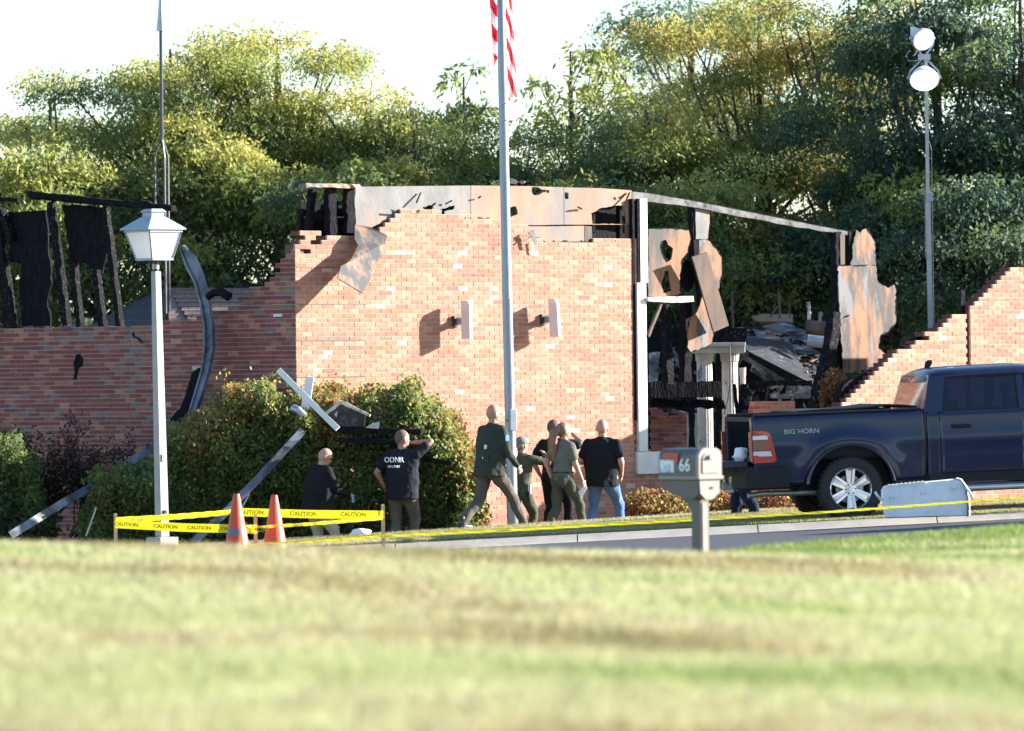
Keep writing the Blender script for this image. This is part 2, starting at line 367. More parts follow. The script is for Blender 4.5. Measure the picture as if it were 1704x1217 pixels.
def blades(name, n, xf, df, h, wd, mats, wts, label=None, clump=.5, lean=.5, patch=None):
    t = nr.rand(n); D = df(t); X = xf(nr.rand(n), D)
    Z = np.array([gz(float(a), float(b)) for a, b in zip(X, D)]) - .004
    if patch is None: mi = nr.choice(len(mats), n, p=wts)
    else: mi = patch(X, D)
    hh = h * (.5 + nr.rand(n) * .9); ang = nr.rand(n) * 6.283; lx = nr.randn(n) * lean * hh; ly = nr.randn(n) * lean * hh
    w2 = wd * (.6 + .8 * nr.rand(n)); V = np.zeros((n, 3, 3))
    V[:, 0] = np.stack([X - np.cos(ang) * w2, D - np.sin(ang) * w2, Z], 1); V[:, 1] = np.stack([X + np.cos(ang) * w2, D + np.sin(ang) * w2, Z], 1)
    V[:, 2] = np.stack([X + lx, D + ly, Z + hh], 1)
    o = quads_mesh(V, name, mats, mi=mi); tag(o, kind='stuff'); return o
def g(n, c, t=.45): return mat(n, c, .6, c2=tuple(x * .7 for x in c), scale=3, trans=t, world=True, spec=.3)
M['gr_green'] = g('fresh_grass', (.24, .32, .08)); M['gr_lime'] = g('light_grass', (.48, .50, .23)); M['gr_straw'] = g('straw_grass', (.46, .39, .20)); M['gr_olive'] = g('olive_grass', (.24, .22, .09)); M['gr_pale'] = g('pale_dry_grass', (.62, .59, .37))
def fbm(X, Y, s, sx=1, seed=0):
    r = np.random.RandomState(seed); v = np.zeros_like(X)
    for o in range(5):
        f = s * 2 ** o
        for k in range(3):
            a = r.rand() * 6.283; v += np.sin((X * math.cos(a) * sx + Y * math.sin(a)) * f * (1 + .4 * r.rand()) + r.rand() * 6.283) / (1.7 ** o)
    return v / 3.5
def near_patch(X, D):  # straw and green patches; slanted darker streaks stand in for tree shadows
    a = fbm(X, D, .35, 1.6, 3); b = fbm(X, D, 1.1, 1.5, 5); u = nr.rand(len(X)); gr = sm_np((X / D + .02) / .12)
    p = D + 2.0 * X; a = fbm(p, D * .5 + X * .3, .33, 1, 3); b = fbm(p + .5 * X, D * .8, .85, .8, 5); s = a * .95 + b * .75 + (u - .5) * .7 + .40 + gr * .42 - .42 + np.where(D > 38, 1.15, 0)
    out = np.full(len(X), 4); out[s < -.10] = 2; out[s < -.62] = 3; out[s > .12] = 1; out[s > .95] = 0; return out
def sm_np(t): t = np.clip(t, 0, 1); return t * t * (3 - 2 * t)
gm = ['gr_green', 'gr_lime', 'gr_straw', 'gr_olive', 'gr_pale']
blades('near_lawn_grass', 300000, lambda u, D: (u - .5) * D * .215, lambda t: 13.5 + 38.5 * t ** 1.15, .045, .006, gm, None, patch=near_patch)
def verge_patch(X, D):
    cD = 72 + .13 * X; s = fbm(X, D, 1.3, .7, 8) * .5 + (nr.rand(len(X)) - .5) * 1.3 - np.clip((D - cD - .8) / 1.6, -.9, .7) * .6
    out = np.full(len(X), 2); out[s > .05] = 4; out[s > .38] = 1; out[s > .62] = 0; out[s < -.95] = 3; return out
blades('verge_grass', 330000, lambda u, D: -8.5 + u * 18, lambda t: 72.75 + 10 * t ** 1.5, .038, .007, gm, None, patch=verge_patch)
# keep the blades off the kerb: they start 0.15 m behind it
# ------------------------------------------------------------------ burned building
B1, B0 = R(41), R(37)
n1 = (math.sin(B1), -math.cos(B1), 0); n0 = (-math.sin(B0), -math.cos(B0), 0)
CORNER = P(493, 640, 83.7)
W1 = Plane(CORNER, n1); W0 = Plane(CORNER, n0); WR = Plane(P(1600, 600, 89.5), n1)
church = thing('burned_church', (CORNER.x, CORNER.y, -2.4), 'roofless burned-out red brick church with scorched plywood parapet and white window frame', 'church')
BL, BH = .2032, .0677
brick_meshes = {}
def brick_mesh(L, ci, plane):
    k = (round(L, 3), ci, id(plane))
    if k not in brick_meshes:
        mb = MB(); mb.box((0, 0, 0), (L - .010, .03, BH - .010), plane.t, -plane.n); me = mb.mesh('brick'); me.materials.append(M['brick%d' % ci]); brick_meshes[k] = me
    return brick_meshes[k]
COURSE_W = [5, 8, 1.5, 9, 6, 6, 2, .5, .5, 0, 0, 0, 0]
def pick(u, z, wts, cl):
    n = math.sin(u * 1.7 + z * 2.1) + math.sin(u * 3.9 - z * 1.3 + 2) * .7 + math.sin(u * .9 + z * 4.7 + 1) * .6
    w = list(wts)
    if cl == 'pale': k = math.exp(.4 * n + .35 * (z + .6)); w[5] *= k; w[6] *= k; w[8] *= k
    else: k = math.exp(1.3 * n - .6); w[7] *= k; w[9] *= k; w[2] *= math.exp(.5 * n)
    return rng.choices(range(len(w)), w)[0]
def brick_wall(plane, u0, u1, z0, z1, poly, parent, phase=0, singles=0, label=None, weights=COURSE_W, prot=.006, thick=.2, name='brick_wall', keep=None, cluster='pale'):
    wall = bpy.data.objects.new(name, None); COL.objects.link(wall); wall.parent = parent; ORG[wall] = ORG[parent]
    if label: wall['label'] = label
    items = []; mort = MB(); core = MB(); k0 = int(z0 / BH) - 1; k1 = int(z1 / BH) + 1
    def mrun(run, z):
        c = (run[0][0] + run[-1][1]) / 2; w_ = run[-1][1] - run[0][0]; mort.box(plane.uv(c, z, -.015), (w_ - .006, .03, BH + .0005), plane.t, -plane.n); core.box(plane.uv(c, z + rng.uniform(-.004, 0), -.03 - thick / 2), (w_ - .012, thick, BH), plane.t, -plane.n)
    for k in range(k0, k1):
        z = (k + .5) * BH; off = (k % 2) * BL / 2 + phase; i0 = int((u0 - off) / BL) - 1; i1 = int((u1 - off) / BL) + 1; run = []
        for i in range(i0, i1 + 1):
            a, b = i * BL + off, (i + 1) * BL + off
            a2, b2 = max(a, u0), min(b, u1)
            if b2 - a2 < .04: continue
            c = plane.uv((a2 + b2) / 2, z); p = proj(c)
            if (pip(p[0], p[1], poly) if poly else True) and (keep is None or keep(p[0], p[1])):
                items.append((a2, b2, z, p, c.y)); run.append((a2, b2))
            else:
                if run: mrun(run, z); run = []
        if run: mrun(run, z)
    vis = [it for it in items if -5 < it[3][0] < 1709 and it[3][1] < 800 and it[1] - it[0] > .15]; vis.sort(key=lambda t: t[4])
    chosen = set(id(t) for t in vis[:singles]); rest = MB(); org = ORG[parent]
    for it in items:
        a, b, z, p, _ = it; ci = pick((a + b) / 2, z, weights, cluster); pr = prot + rng.uniform(-.002, .003); c = plane.uv((a + b) / 2, z, pr - .015)
        if id(it) in chosen:
            o = link(brick_mesh(b - a, ci, plane), 'brick', wall); o.location = c - org
        else: rest.box(c, (b - a - .010, .03, BH - .010), plane.t, -plane.n, mi=ci)
    if rest.v: tag(rest.build('brick_courses', ['brick%d' % i for i in range(len(BR))], wall), kind='stuff')
    mort.build('mortar', 'mortar', wall); core.build('wall_core', 'core', wall); return wall
# front wall in the sun
top1 = [(490, 900), (490, 404), (505, 402), (507, 388), (528, 388), (530, 398), (545, 399), (548, 392), (596, 392), (612, 386), (628, 385), (629, 378), (637, 377), (638, 370), (647, 369), (648, 362),
        (657, 361), (658, 351), (736, 351), (738, 360), (802, 361), (806, 368), (832, 368), (880, 372), (884, 392), (905, 393), (912, 400), (1062, 401), (1060, 786), (1215, 786), (1215, 960), (490, 960)]
uR = W1.u_of(W1.at(1215, 640))
def crack1(x, y):   # open stepped crack below the parapet
    for (a, b, c, d) in ((520, 398, 541, 405), (519, 409, 530, 414), (508, 417, 519, 421)):
        if a < x < c and b < y < d: return False
    return True
brick_wall(W1, 0, uR, -2.9, 2.7, top1, church, singles=220, label='sunlit front wall of pale orange brick', keep=crack1)
# shaded wall left of the corner
top0 = [(-60, 960), (-60, 552), (0, 549), (50, 545), (120, 545), (190, 546), (240, 541), (335, 530), (336, 526), (352, 524), (353, 517), (372, 516), (380, 509), (396, 508), (398, 500), (405, 493), (418, 486), (420, 478), (437, 476), (440, 468),
        (455, 466), (458, 455), (470, 454), (468, 447), (455, 444), (452, 438), (468, 434), (470, 422), (481, 420), (482, 412), (496, 411), (496, 960)]
brick_wall(W0, W0.u_of(W0.at(-60, 640)), 0, -2.9, 2.4, top0, church, singles=50, label='shaded left wall, red brick toned darker for shade and soot, broken top', weights=[1, .2, 2, .1, .2, .0, .15, 4, .1, 4, 7, 6, 7], phase=.03, cluster='grey')  # dark reds weighted up: shade and some soot put into the brick colour
# right wing wall
topR = [(1380, 960), (1385, 690), (1395, 682), (1410, 667), (1425, 652), (1440, 640), (1455, 625), (1470, 608), (1490, 592), (1505, 582), (1520, 573), (1538, 565), (1545, 555), (1566, 548), (1574, 532), (1586, 528), (1588, 524), (1612, 519), (1614, 512),
        (1620, 511), (1622, 505), (1634, 500), (1640, 492), (1650, 487), (1652, 480), (1662, 474), (1668, 467), (1674, 459), (1683, 452), (1684, 448), (1900, 440), (1900, 960)]
ur0, ur1 = WR.u_of(WR.at(1375, 640)), WR.u_of(WR.at(1900, 640)); uj = WR.u_of(WR.at(1609, 560)); uj2 = WR.u_of(WR.at(1614.5, 560))
brick_wall(WR, ur0, uj, -2.9, 2.2, topR, church, singles=15, label='sunlit right wing wall stepping up to the right')
brick_wall(WR, uj2, ur1, -2.9, 2.2, topR, church, singles=15, label='right end wall beyond the open black joint', weights=[6, 6, 4, 5, 6, 3, 1, 2, .5, 0, 0, 0, 0])
mb = MB(); mb.box(WR.uv((uj + uj2) / 2, -.6, -.12), (uj2 - uj + .02, .02, 4.0), WR.t, -WR.n); mb.build('wall_joint', 'char', church)
# dark recessed flashing lines
def hline(plane, x0, x1, y, th=.011, parent=church):
    a, b = plane.at(x0, y, .0045), plane.at(x1, y, .0045); b.z = a.z; mb = MB(); mb.box((a + b) / 2, ((b - a).length, .012, th), plane.t, -plane.n); mb.build('flashing_strip', 'darkmetal', parent)
for y in (445.4, 506.3, 567.2, 628.0): hline(W1, 494, 609, y)
for y, x_ in ((449, 470), (507, 400), (569, 380), (629, 400)): hline(W0, x_, 492, y)
for a, b in (((700, 321), (693, 337)), ((716, 345), (725, 338)), ((741, 340), (752, 334)), ((1048, 320), (1040, 338)), ((1030, 330), (1042, 322)), ((796, 330), (800, 327)), ((660, 356), (652, 350)), ((968, 348), (962, 345))):
    mb = MB(); mb.rag(W1.at(*a, -.03), W1.at(*b, .03), .018, .02, W1.n, seg=3, j=.4); mb.build('torn_splinter', 'char', church)
hline(WR, 1634, 1760, 499); hline(WR, 1616, 1760, 555)
# fascia / parapet sheathing on the front wall: separate plywood sheets
def sheet(plane, pts, matl, d=0, th=.02, holes=(), amp=0, step=8, name='plywood_sheet', parent=church, label=None, rim=0):
    o = [plane.at(x, y, d) for x, y in jag(pts, amp, step)] if amp else [plane.at(p[0], p[1], d) for p in pts]
    loops = [o] + [[plane.at(x, y, d) for x, y in jag(h, .8, 4)] for h in holes]
    if rim:
        cx_, cy_ = sum(p[0] for p in pts) / len(pts), sum(p[1] for p in pts) / len(pts)
        q = [(x + rim * (x - cx_) / (math.hypot(x - cx_, y - cy_) + .1), y + rim * (y - cy_) / (math.hypot(x - cx_, y - cy_) + .1)) for x, y in jag(pts, rim * .6, 5)]
        hs_ = [[(hx_ + (sum(p[0] for p in h) / len(h) - hx_) * .22, hy_ + (sum(p[1] for p in h) / len(h) - hy_) * .22) for hx_, hy_ in jag(h, .8, 3)] for h in holes]
        m2 = MB(); m2.slab([[plane.at(x, y, d - .028) for x, y in l] for l in [q] + hs_], plane.n, th); m2.build('charred_edge', 'char', parent)
    mb = MB(); mb.slab(loops, plane.n, th); ob = mb.build(name, matl, parent)
    if label: ob['label'] = label
    return ob
fd = -.06
sheet(W1, [(590, 311), (783, 309), (783, 372), (700, 372), (650, 364), (632, 372), (612, 382), (591, 385)], 'plygrey', fd, holes=[[(706, 347), (716, 341), (722, 346), (716, 352), (712, 361), (706, 356)], [(728, 350), (752, 343), (757, 342), (755, 349), (740, 352), (738, 362), (730, 364)]], label='grey smoke-stained plywood sheet')
sheet(W1, [(784, 309), (886, 310), (938, 312), (938, 374), (890, 375), (784, 372)], 'plytan', fd, holes=[[(848, 346), (858, 343), (862, 356), (850, 362)], [(886, 311), (896, 312), (902, 316), (914, 316), (914, 322), (904, 320), (898, 324), (888, 325), (884, 318)]])
sheet(W1, [(939, 312), (1000, 313.5), (1051, 317), (1049, 374), (939, 374)], 'plytan', fd, holes=[[(940, 320), (946, 321), (946, 331), (941, 332), (938.9 + .8, 326)], [(984, 355), (1001, 346), (1041, 341), (1043, 373), (986, 373)]])
sheet(W1, [(830, 376), (905, 377), (972, 376), (972, 402), (908, 403), (900, 395), (830, 392)], 'plytan', fd + .004, label='lower tan plywood strip')
sheet(W1, [(973, 376), (985, 377), (986, 402), (973, 402)], 'ply', fd + .004); sheet(W1, [(1040, 374), (1048, 374), (1047, 402), (1042, 402)], 'ply', fd + .004)
# dark cavity box behind hole: burnt framing
mb = MB(); 
for x in (600, 640, 690, 740, 790, 840, 890, 940, 985, 1030):
    a, b = W1.at(x, 322, -.3), W1.at(x, 402, -.3); mb.rag(a, b, .05, .1, W1.n)
mb.rag(W1.at(595, 330, -.5), W1.at(1045, 330, -.5), .15, .08, W1.n, seg=20); mb.build('parapet_framing', 'char', church)
sheet(W1, [(950, 335), (1046, 335), (1046, 404), (950, 404)], 'char', -.62, name='charred_inner_board')
sheet(W1, [(500, 335), (600, 335), (660, 352), (760, 352), (850, 366), (850, 400), (500, 394)], 'char', -.75, name='charred_inner_board')
# crumbs of mortar and flashing along the wall top
mb = MB()
for i in range(34):
    x = rng.choice([rng.uniform(915, 1048), rng.uniform(672, 735), rng.uniform(740, 830)]); y = 401 if x > 900 else (351.5 if x < 736 else 363); p = W1.at(x, y, -rng.uniform(.02, .12)); s = rng.uniform(.02, .06); mb.rag(p - Vector((s, 0, 0)), p + Vector((s, 0, 0)), s * .6, s, seg=2, j=.5)
tag(mb.build('mortar_crumbs', 'mortar', church), kind='stuff')
# soot-black edge at left of fascia, cap board, charred studs
def stud(plane, a, b, w=.04, dep=.09, d=-.05, matl='char', parent=church, name='charred_stud', j=.2, seg=10, bend=0):
    mb = MB(); mb.rag(plane.at(*a, d), plane.at(*b, d), w, dep, plane.n, seg=seg, j=j, bend=bend); return mb.build(name, matl, parent)
stud(W1, (520, 316), (512, 389), .10, .09, -.35); stud(W1, (549, 312), (551, 392), .14, .12, -.12); stud(W1, (580, 314), (582, 388), .16, .1, -.1)
stud(W1, (500, 352), (580, 378), .08, .1, -.5); stud(W1, (545, 392), (600, 372), .09, .1, -.4, 'charedge'); stud(W1, (560, 350), (600, 322), .1, .12, -.6)
mb = MB(); mb.rag(W1.at(503, 309, -.05), W1.at(592, 310.5, -.05), .06, .2, W1.n, seg=12, j=.3); mb.build('parapet_cap', 'plygrey', church)
# curved top rail running on to the right, ragged lower edge
CP = [(1051, 319, 0), (1080, 322, .0), (1115, 328, 0), (1160, 336, 0), (1210, 346, 0), (1260, 356, 0), (1310, 366, 0), (1365, 377, 0), (1418, 387, 0)]
th = [16, 14, 12, 10, 10, 9, 9, 8, 5]
for i, (a, b) in enumerate(((0, 3), (3, 5), (5, 8))):
    up = [(CP[k][0] + (.15 if k == a else 0), CP[k][1] + (-3 if False else 0)) for k in range(a, b + 1)]
    lo = []
    for k in range(b, a - 1, -1):
        lo.append((CP[k][0] + (.15 if k == a else 0), CP[k][1] + th[k]))
        if k > a:
            for q in (.33, .66): lo.append((lerp(CP[k][0], CP[k - 1][0], q), lerp(CP[k][1] + th[k], CP[k - 1][1] + th[k - 1], q) + rng.uniform(-2.5, 1.5)))
    sheet(W1, up + lo, 'ashgrey', fd, th=.04, name='roof_edge_board')
mb = MB()
for k in range(8): mb.rag(W1.at(CP[k][0], CP[k][1] + 2, -.16), W1.at(CP[k + 1][0], CP[k + 1][1] + 2, -.16), .04, .16, W1.n, seg=6, j=.3)
mb.build('charred_top_plate', 'char', church)
mb = MB()
for i in range(16): p = W1.at(rng.uniform(828, 875), rng.uniform(299, 308), -.2); s = rng.uniform(.03, .09); mb.rag(p - Vector((s, 0, .0)), p + Vector((s, 0, rng.uniform(-.03, .03))), s * .5, s, seg=2, j=.5, mi=rng.randint(0, 1))
tag(mb.build('parapet_debris', ['mortar', 'char'], church), kind='stuff')
# white window frame and sill right of the front wall
fr = bpy.data.objects.new('window_frame', None); COL.objects.link(fr); fr.parent = church; ORG[fr] = ORG[church]; fr['label'] = 'tall white window frame post with stone base'
def postpiece(x0, x1, y0, y1, d, th, matl, nm):
    a, b = W1.at(x0, y0, d), W1.at(x1, y1, d); mb = MB(); ul, ur = W1.u_of(a), W1.u_of(b); mb.box(W1.uv((ul + ur) / 2, (a.z + b.z) / 2, d - th / 2), (ur - ul, th, a.z - b.z), W1.t, -W1.n); mb.build(nm, matl, fr)
postpiece(1065, 1078.5, 331, 470, .04, .06, 'white', 'upper_post'); postpiece(1060.5, 1078.5, 471, 751, .055, .07, 'white', 'lower_post'); postpiece(1061, 1215, 752.5, 785, .06, .2, 'white', 'sill')
postpiece(1052, 1060, 331, 700, .02, .12, 'char', 'char_shade_jamb'); postpiece(1060.5, 1066, 331, 470, .03, .06, 'char', 'char_shade_jamb')  # black above is char; lower down the strip stands in for reveal shade
# plywood mid panels with holes
sheet(W1, [(1079, 382), (1106, 381), (1146, 384, 1), (1149, 398), (1144, 420), (1134, 432), (1130, 470), (1133, 488), (1118, 494), (1079, 494)], 'ply', -.12, holes=[[(1100, 402), (1108, 399), (1112, 408), (1120, 414), (1117, 432), (1108, 437), (1102, 425), (1098, 412)], [(1106, 452), (1112, 450), (1114, 462), (1118, 484), (1104, 488), (1101, 474)]], amp=1.3, step=6, label='orange plywood sheet with a burnt-through hole', rim=2)
sheet(W1, [(1079, 381), (1149, 384), (1149, 494), (1079, 494)], 'char', -.7, amp=2.5, step=8, holes=[[(1098, 395), (1124, 398), (1122, 440), (1098, 436)]], name='charred_inner_board') if False else None
sheet(W1, [(1079, 495), (1154, 493), (1155, 502), (1120, 504), (1079, 501)], 'whitesoot', .12, th=.25, amp=.6, name='ledge_board')
stud(W1, (1100, 505), (1078, 560), .04, .05, .05, 'board', name='splintered_stick')
stud(W1, (1107, 506), (1112, 640), .13, .13, -.5, 'charedge'); stud(W1, (1142, 500), (1140, 636), .14, .14, -.45)
stud(W1, (1152, 338), (1156, 430), .12, .12, -.2); stud(W1, (1155, 428), (1170, 520), .14, .13, -.25, bend=.05); stud(W1, (1150, 440), (1136, 480), .3, .06, -.4)
sheet(W1, [(1157, 338), (1180, 341), (1182, 352), (1178, 398), (1158, 398)], 'plygrey', -.12, amp=.8, name='plywood_sheet', label='pale grey torn plywood strip')
sheet(W1, [(1158, 399), (1176, 399), (1192, 415), (1200, 428), (1201, 450), (1197, 480), (1180, 478), (1160, 430)], 'plyburn', -.2, amp=1.6, step=6, label='orange plywood behind the leaning board', rim=1.5)
sheet(W1, [(1170, 492), (1180, 520), (1188, 545), (1184, 572), (1150, 586), (1144, 578), (1148, 535), (1160, 520)], 'plyburn', -.14, amp=1.6, step=6, rim=1.5)
lb = [W1.at(1152, 428, .18), W1.at(1177, 420, .18), W1.at(1213, 542, .05), W1.at(1188, 553, .05)]
mb = MB(); mb.slab([lb], (lb[1] - lb[0]).cross(lb[0] - lb[3]), .03); ob = mb.build('scorched_board', 'board', None); tag(ob, 'long brown scorched board leaning beside the grey torn plywood', 'board')
# right corner post with big burnt sheet
stud(W1, (1390, 386), (1394, 470), .14, .14, -.1); stud(W1, (1394, 470), (1391, 620), .16, .14, -.1); stud(W1, (1411, 385), (1412, 450), .05, .1, -.1)
sheet(W1, [(1398, 390), (1406, 390), (1406, 440), (1399, 441)], 'board', -.02)
sheet(W1, [(1416, 442), (1421, 400), (1425, 383, 2.5), (1432, 388, 2), (1441, 381, 2), (1449, 392, 1), (1456, 404), (1457, 442)], 'plyburn', -.02, amp=1.5, step=4, rim=1.5, label='torn upper scrap of orange scorched plywood')
BP = [(1395, 443), (1458, 443), (1461, 470), (1468, 475), (1478, 480), (1488, 474), (1490, 480), (1490, 538), (1478, 552), (1465, 558), (1462, 580), (1474, 590), (1470, 606), (1440, 616), (1405, 622), (1400, 560), (1396, 500)]
sheet(W1, BP, 'plyburn', .03, amp=1.5, step=5, rim=1.5, holes=[[(1399, 531), (1406, 526), (1413, 524), (1414, 525.5), (1405, 529)]], label='large orange and grey scorched plywood sheet')
mb = MB(); mb.rag(W1.at(1388, 520, .25), W1.at(1380, 590, .25), .17, .17, W1.n, seg=8, j=.2); mb.rag(W1.at(1380, 588, .25), W1.at(1356, 682, .3), .19, .18, W1.n, seg=10, j=.2); mb.build('leaning_charred_post', 'charedge', church)
# black burnt sheathing edge along the right wall's broken steps
sheet(WR, [(1405, 640), (1460, 612), (1500, 580), (1545, 552), (1548, 558), (1540, 572), (1500, 600), (1455, 640), (1395, 692), (1390, 680)], 'char', -.16, th=.12, amp=2.2, step=8, name='charred_sheathing')
# left: charred stud wall standing on the broken brick, with top beam
def Lp(x, y, d=-.1): return W0.at(x, y, d)
for (x0, y0, x1, y1, w) in ((-4, 345, 14, 545, .12), (85, 336, 112, 546, .12), (176, 345, 200, 545, .095), (2, 350, 20, 400, .1), (122, 436, 134, 546, .10), (160, 450, 172, 544, .10), (8, 440, 22, 544, .12)):
    stud(W0, (x0, y0), (x1, y1), w, .1, -.1, 'charedge', j=.25, seg=14)
for pts in ([(14, 352), (76, 350, 1), (80, 400), (86, 470), (78, 500), (84, 530), (84, 546), (38, 546), (32, 480), (36, 440), (16, 435)], [(103, 340), (180, 345), (178, 420), (170, 455), (150, 446), (146, 440), (126, 436), (118, 440), (112, 400)]):
    sheet(W0, pts, 'char', -.18, th=.03, amp=1.8, step=8, name='charred_panel')
for (x0, y0, x1, y1) in ((0, 331, 32, 333), ): stud(W0, (x0 - 30, y0), (x1, y1), .06, .1, -.05)
mb = MB(); mb.rag(Lp(50, 323, .05), Lp(289, 347, .05), .085, .12, W0.n, seg=26, j=.25); mb.rag(Lp(52, 328, -.1), Lp(250, 345, -.1), .06, .1, W0.n, seg=16, j=.3); mb.rag(Lp(236, 336, .05), Lp(250, 338, .05), .05, .1, W0.n, seg=3); mb.build('charred_roof_beam', 'char', church)
mb = MB()
for i in range(26): p = Lp(rng.uniform(40, 235), 546, -rng.uniform(.02, .15)); s = rng.uniform(.02, .09); mb.rag(p - Vector((s, 0, 0)), p + Vector((s, 0, 0)), s * .5, s, seg=2, j=.6)
tag(mb.build('wall_top_rubble', 'rubble', church), kind='stuff')
# small broken crack marks and stub on the walls
for pts in ([(122, 605), (127, 590), (133, 589), (138, 598), (137, 610), (131, 612), (126, 632), (122, 632), (124, 618)], [(219, 554), (223, 553), (224, 560), (231, 562), (236, 568), (238, 572), (234, 570), (228, 564), (221, 561)]):
    sheet(W0, pts, 'char', .012, th=.01, name='soot_scar')
mb = MB(); mb.box(W0.at(463, 525, .03), (.15, .05, .04), W0.t, -W0.n); mb.build('overflow_outlet', 'metalwhite', church)

# fixed sconces: bright fin on a bracket
def sconce(px, py, lean):
    b = W1.at(px, py, 0); r = thing('wall_lamp', b, 'white fin-shaped wall lamp on the sunlit brick, %s of the flagpole' % ('left' if px < 850 else 'right'), 'wall lamp', 'fin lamps on the front wall')
    mb = MB(); mb.box(b + W1.n * .03, (.12, .06, .16), W1.t, -W1.n); mb.build('wall_plate', 'darkmetal', r)
    mb = MB(); mb.box(b + W1.n * .12, (.05, .12, .10), W1.t, -W1.n); mb.build('bracket', 'alu', r, bevel=.006)
    c = b + W1.n * .27 + Vector((0, 0, .02)); Z = Vector((0, 0, 1)) + W1.t * lean; Z.normalize()
    mb = MB(); H, Dp, Wd = .58, .19, .06; ring = []
    prof = [(-.5, .5), (.3, .5), (.5, .40), (.5, -.5), (-.5, -.5)]
    A = [c + W1.n * (p[0] * Dp) + Z * (p[1] * H) - W1.t * Wd / 2 for p in prof]; Bq = [p + W1.t * Wd for p in A]
    mb.loft([A, Bq]); mb.build('lamp_body', 'metalwhite', r, bevel=.008)
    mb = MB(); mb.box(c + W1.n * (Dp / 2 + .004) - Z * .03, (Wd * .8, .008, H * .86), W1.t, -W1.n, Z); mb.build('diffuser', 'lampglass', r)
sconce(757, 535, 0); sconce(903, 532, -.06)
# torn lead flashing scrap on the front wall
mb = MB(); mb.slab([[W1.at(x, y, .12) for x, y in ((879, 388), (888, 382), (893, 398), (894, 408), (889, 408), (886, 396))]], W1.n, .01); mb.slab([[W1.at(x, y, .05) for x, y in ((884, 404), (887, 402), (889, 418), (892, 422), (886, 421))]], W1.n, .01, 1)
mb.slab([[W1.at(x, y, .1) for x, y in ((873, 400), (883, 394), (876, 402))]], W1.n, .01); tag(mb.build('torn_flashing', ['darkmetal', 'metalwhite'], None), 'small torn scrap of flashing stuck near the top of the front wall', 'scrap')
# hanging plywood
hp = [W1.at(x, y, d) for x, y, d in ((591, 374, .05), (616, 378, .12), (645, 392, .2), (641, 404, .22), (618, 462, .42), (603, 488, .5), (562, 463, .5), (567, 443, .42), (582, 436, .36), (596, 408, .2), (590, 398, .16))]
mb = MB(); ctr = sum(hp, Vector()) / len(hp); ns = W1.n + Vector((0, 0, .3))
mb.slab([hp], ns, .02); tag(mb.build('hanging_plywood', 'plyhang', None) if 'plyhang' in M else mb.build('hanging_plywood', mat('blistered_plywood', (.27, .155, .095), .75, c2=(.17, .095, .06), scale=5, stretch=(1, 1, .5), bump=.3, c3=(.035, .037, .042), scale3=2.4, con3=(.42, .52)), None), 'scorched plywood sheet with black blotches hanging off the front wall', 'plywood')
# ------------------------------------------------------------------ things seen through and behind the ruin
def fbox(mb, x0, y0, x1, y1, D, th, mi=0):
    a, b = P(x0, y0, D), P(x1, y1, D); mb.box(((a.x + b.x) / 2, D + th / 2, (a.z + b.z) / 2), (abs(b.x - a.x), th, abs(a.z - b.z)), mi=mi)
portico = thing('burnt_portico', P(1200, 800, 95), 'burnt entrance portico with sooty white fluted columns under a charred beam', 'portico')
def fluted(px, y0, y1, w, D):
    p0, p1 = P(px, y1, D), P(px, y0, D); rings = []
    for z, s in ((p0.z, 1), (p1.z - .14, .96), (p1.z - .13, 1.08), (p1.z - .05, 1.12), (p1.z, 1.2)):
        rings.append([Vector((p0.x + math.cos(a) * r, D + math.sin(a) * r, z)) for a, r in [(2 * math.pi * k / 40, w / 2 * s * (1 if k % 2 else .93)) for k in range(40)]])
    mb = MB(); mb.loft(rings); mb.build('column', 'whitesoot', portico)
fluted(1175, 588, 830, .27, 94.7); fluted(1217, 588, 830, .28, 94.9); fluted(1237, 612, 720, .10, 95.6)
mb = MB(); fbox(mb, 1148, 575, 1240, 587, 94.3, .9); fbox(mb, 1144, 571, 1241, 576, 94.2, 1.0); mb.build('entablature', 'whitesoot', portico, bevel=.01)
mb = MB(); mb.slab([[P(x, y, 94.4) for x, y in jag([(1105, 556), (1110, 549), (1180, 546), (1243, 546), (1242, 570), (1140, 570), (1108, 560)], .9, 8)]], (0, -1, 0), .5); mb.build('gable_board', 'charedge', portico)
mb = MB(); mb.rag(P(1080, 649, 90.2), P(1196, 648, 90.6), .25, .2, seg=14, j=.1); mb.build('charred_beam', 'char', portico)
mb = MB(); mb.rag(P(1080, 671, 90.4), P(1203, 674, 90.8), .12, .2, seg=14, j=.4); mb.build('charred_beam', 'char', portico)
mb = MB(); mb.tube([P(1214, 575, 94.1), P(1215, 640, 94), P(1212, 662, 94), P(1205, 690, 94)], .012, 5); mb.build('loose_cable', 'darkmetal', portico)
for a, b, w in (((1226, 700), (1190, 786), .10), ((1238, 640), (1232, 720), .12), ((1250, 650), (1236, 700), .09), ((1218, 700), (1212, 790), .08), ((1222, 640), (1230, 720), .06)):
    mb = MB(); mb.rag(P(*a, 93.8), P(*b, 93.6), w, w, seg=9, j=.25); mb.build('charred_stud', 'charedge', portico)
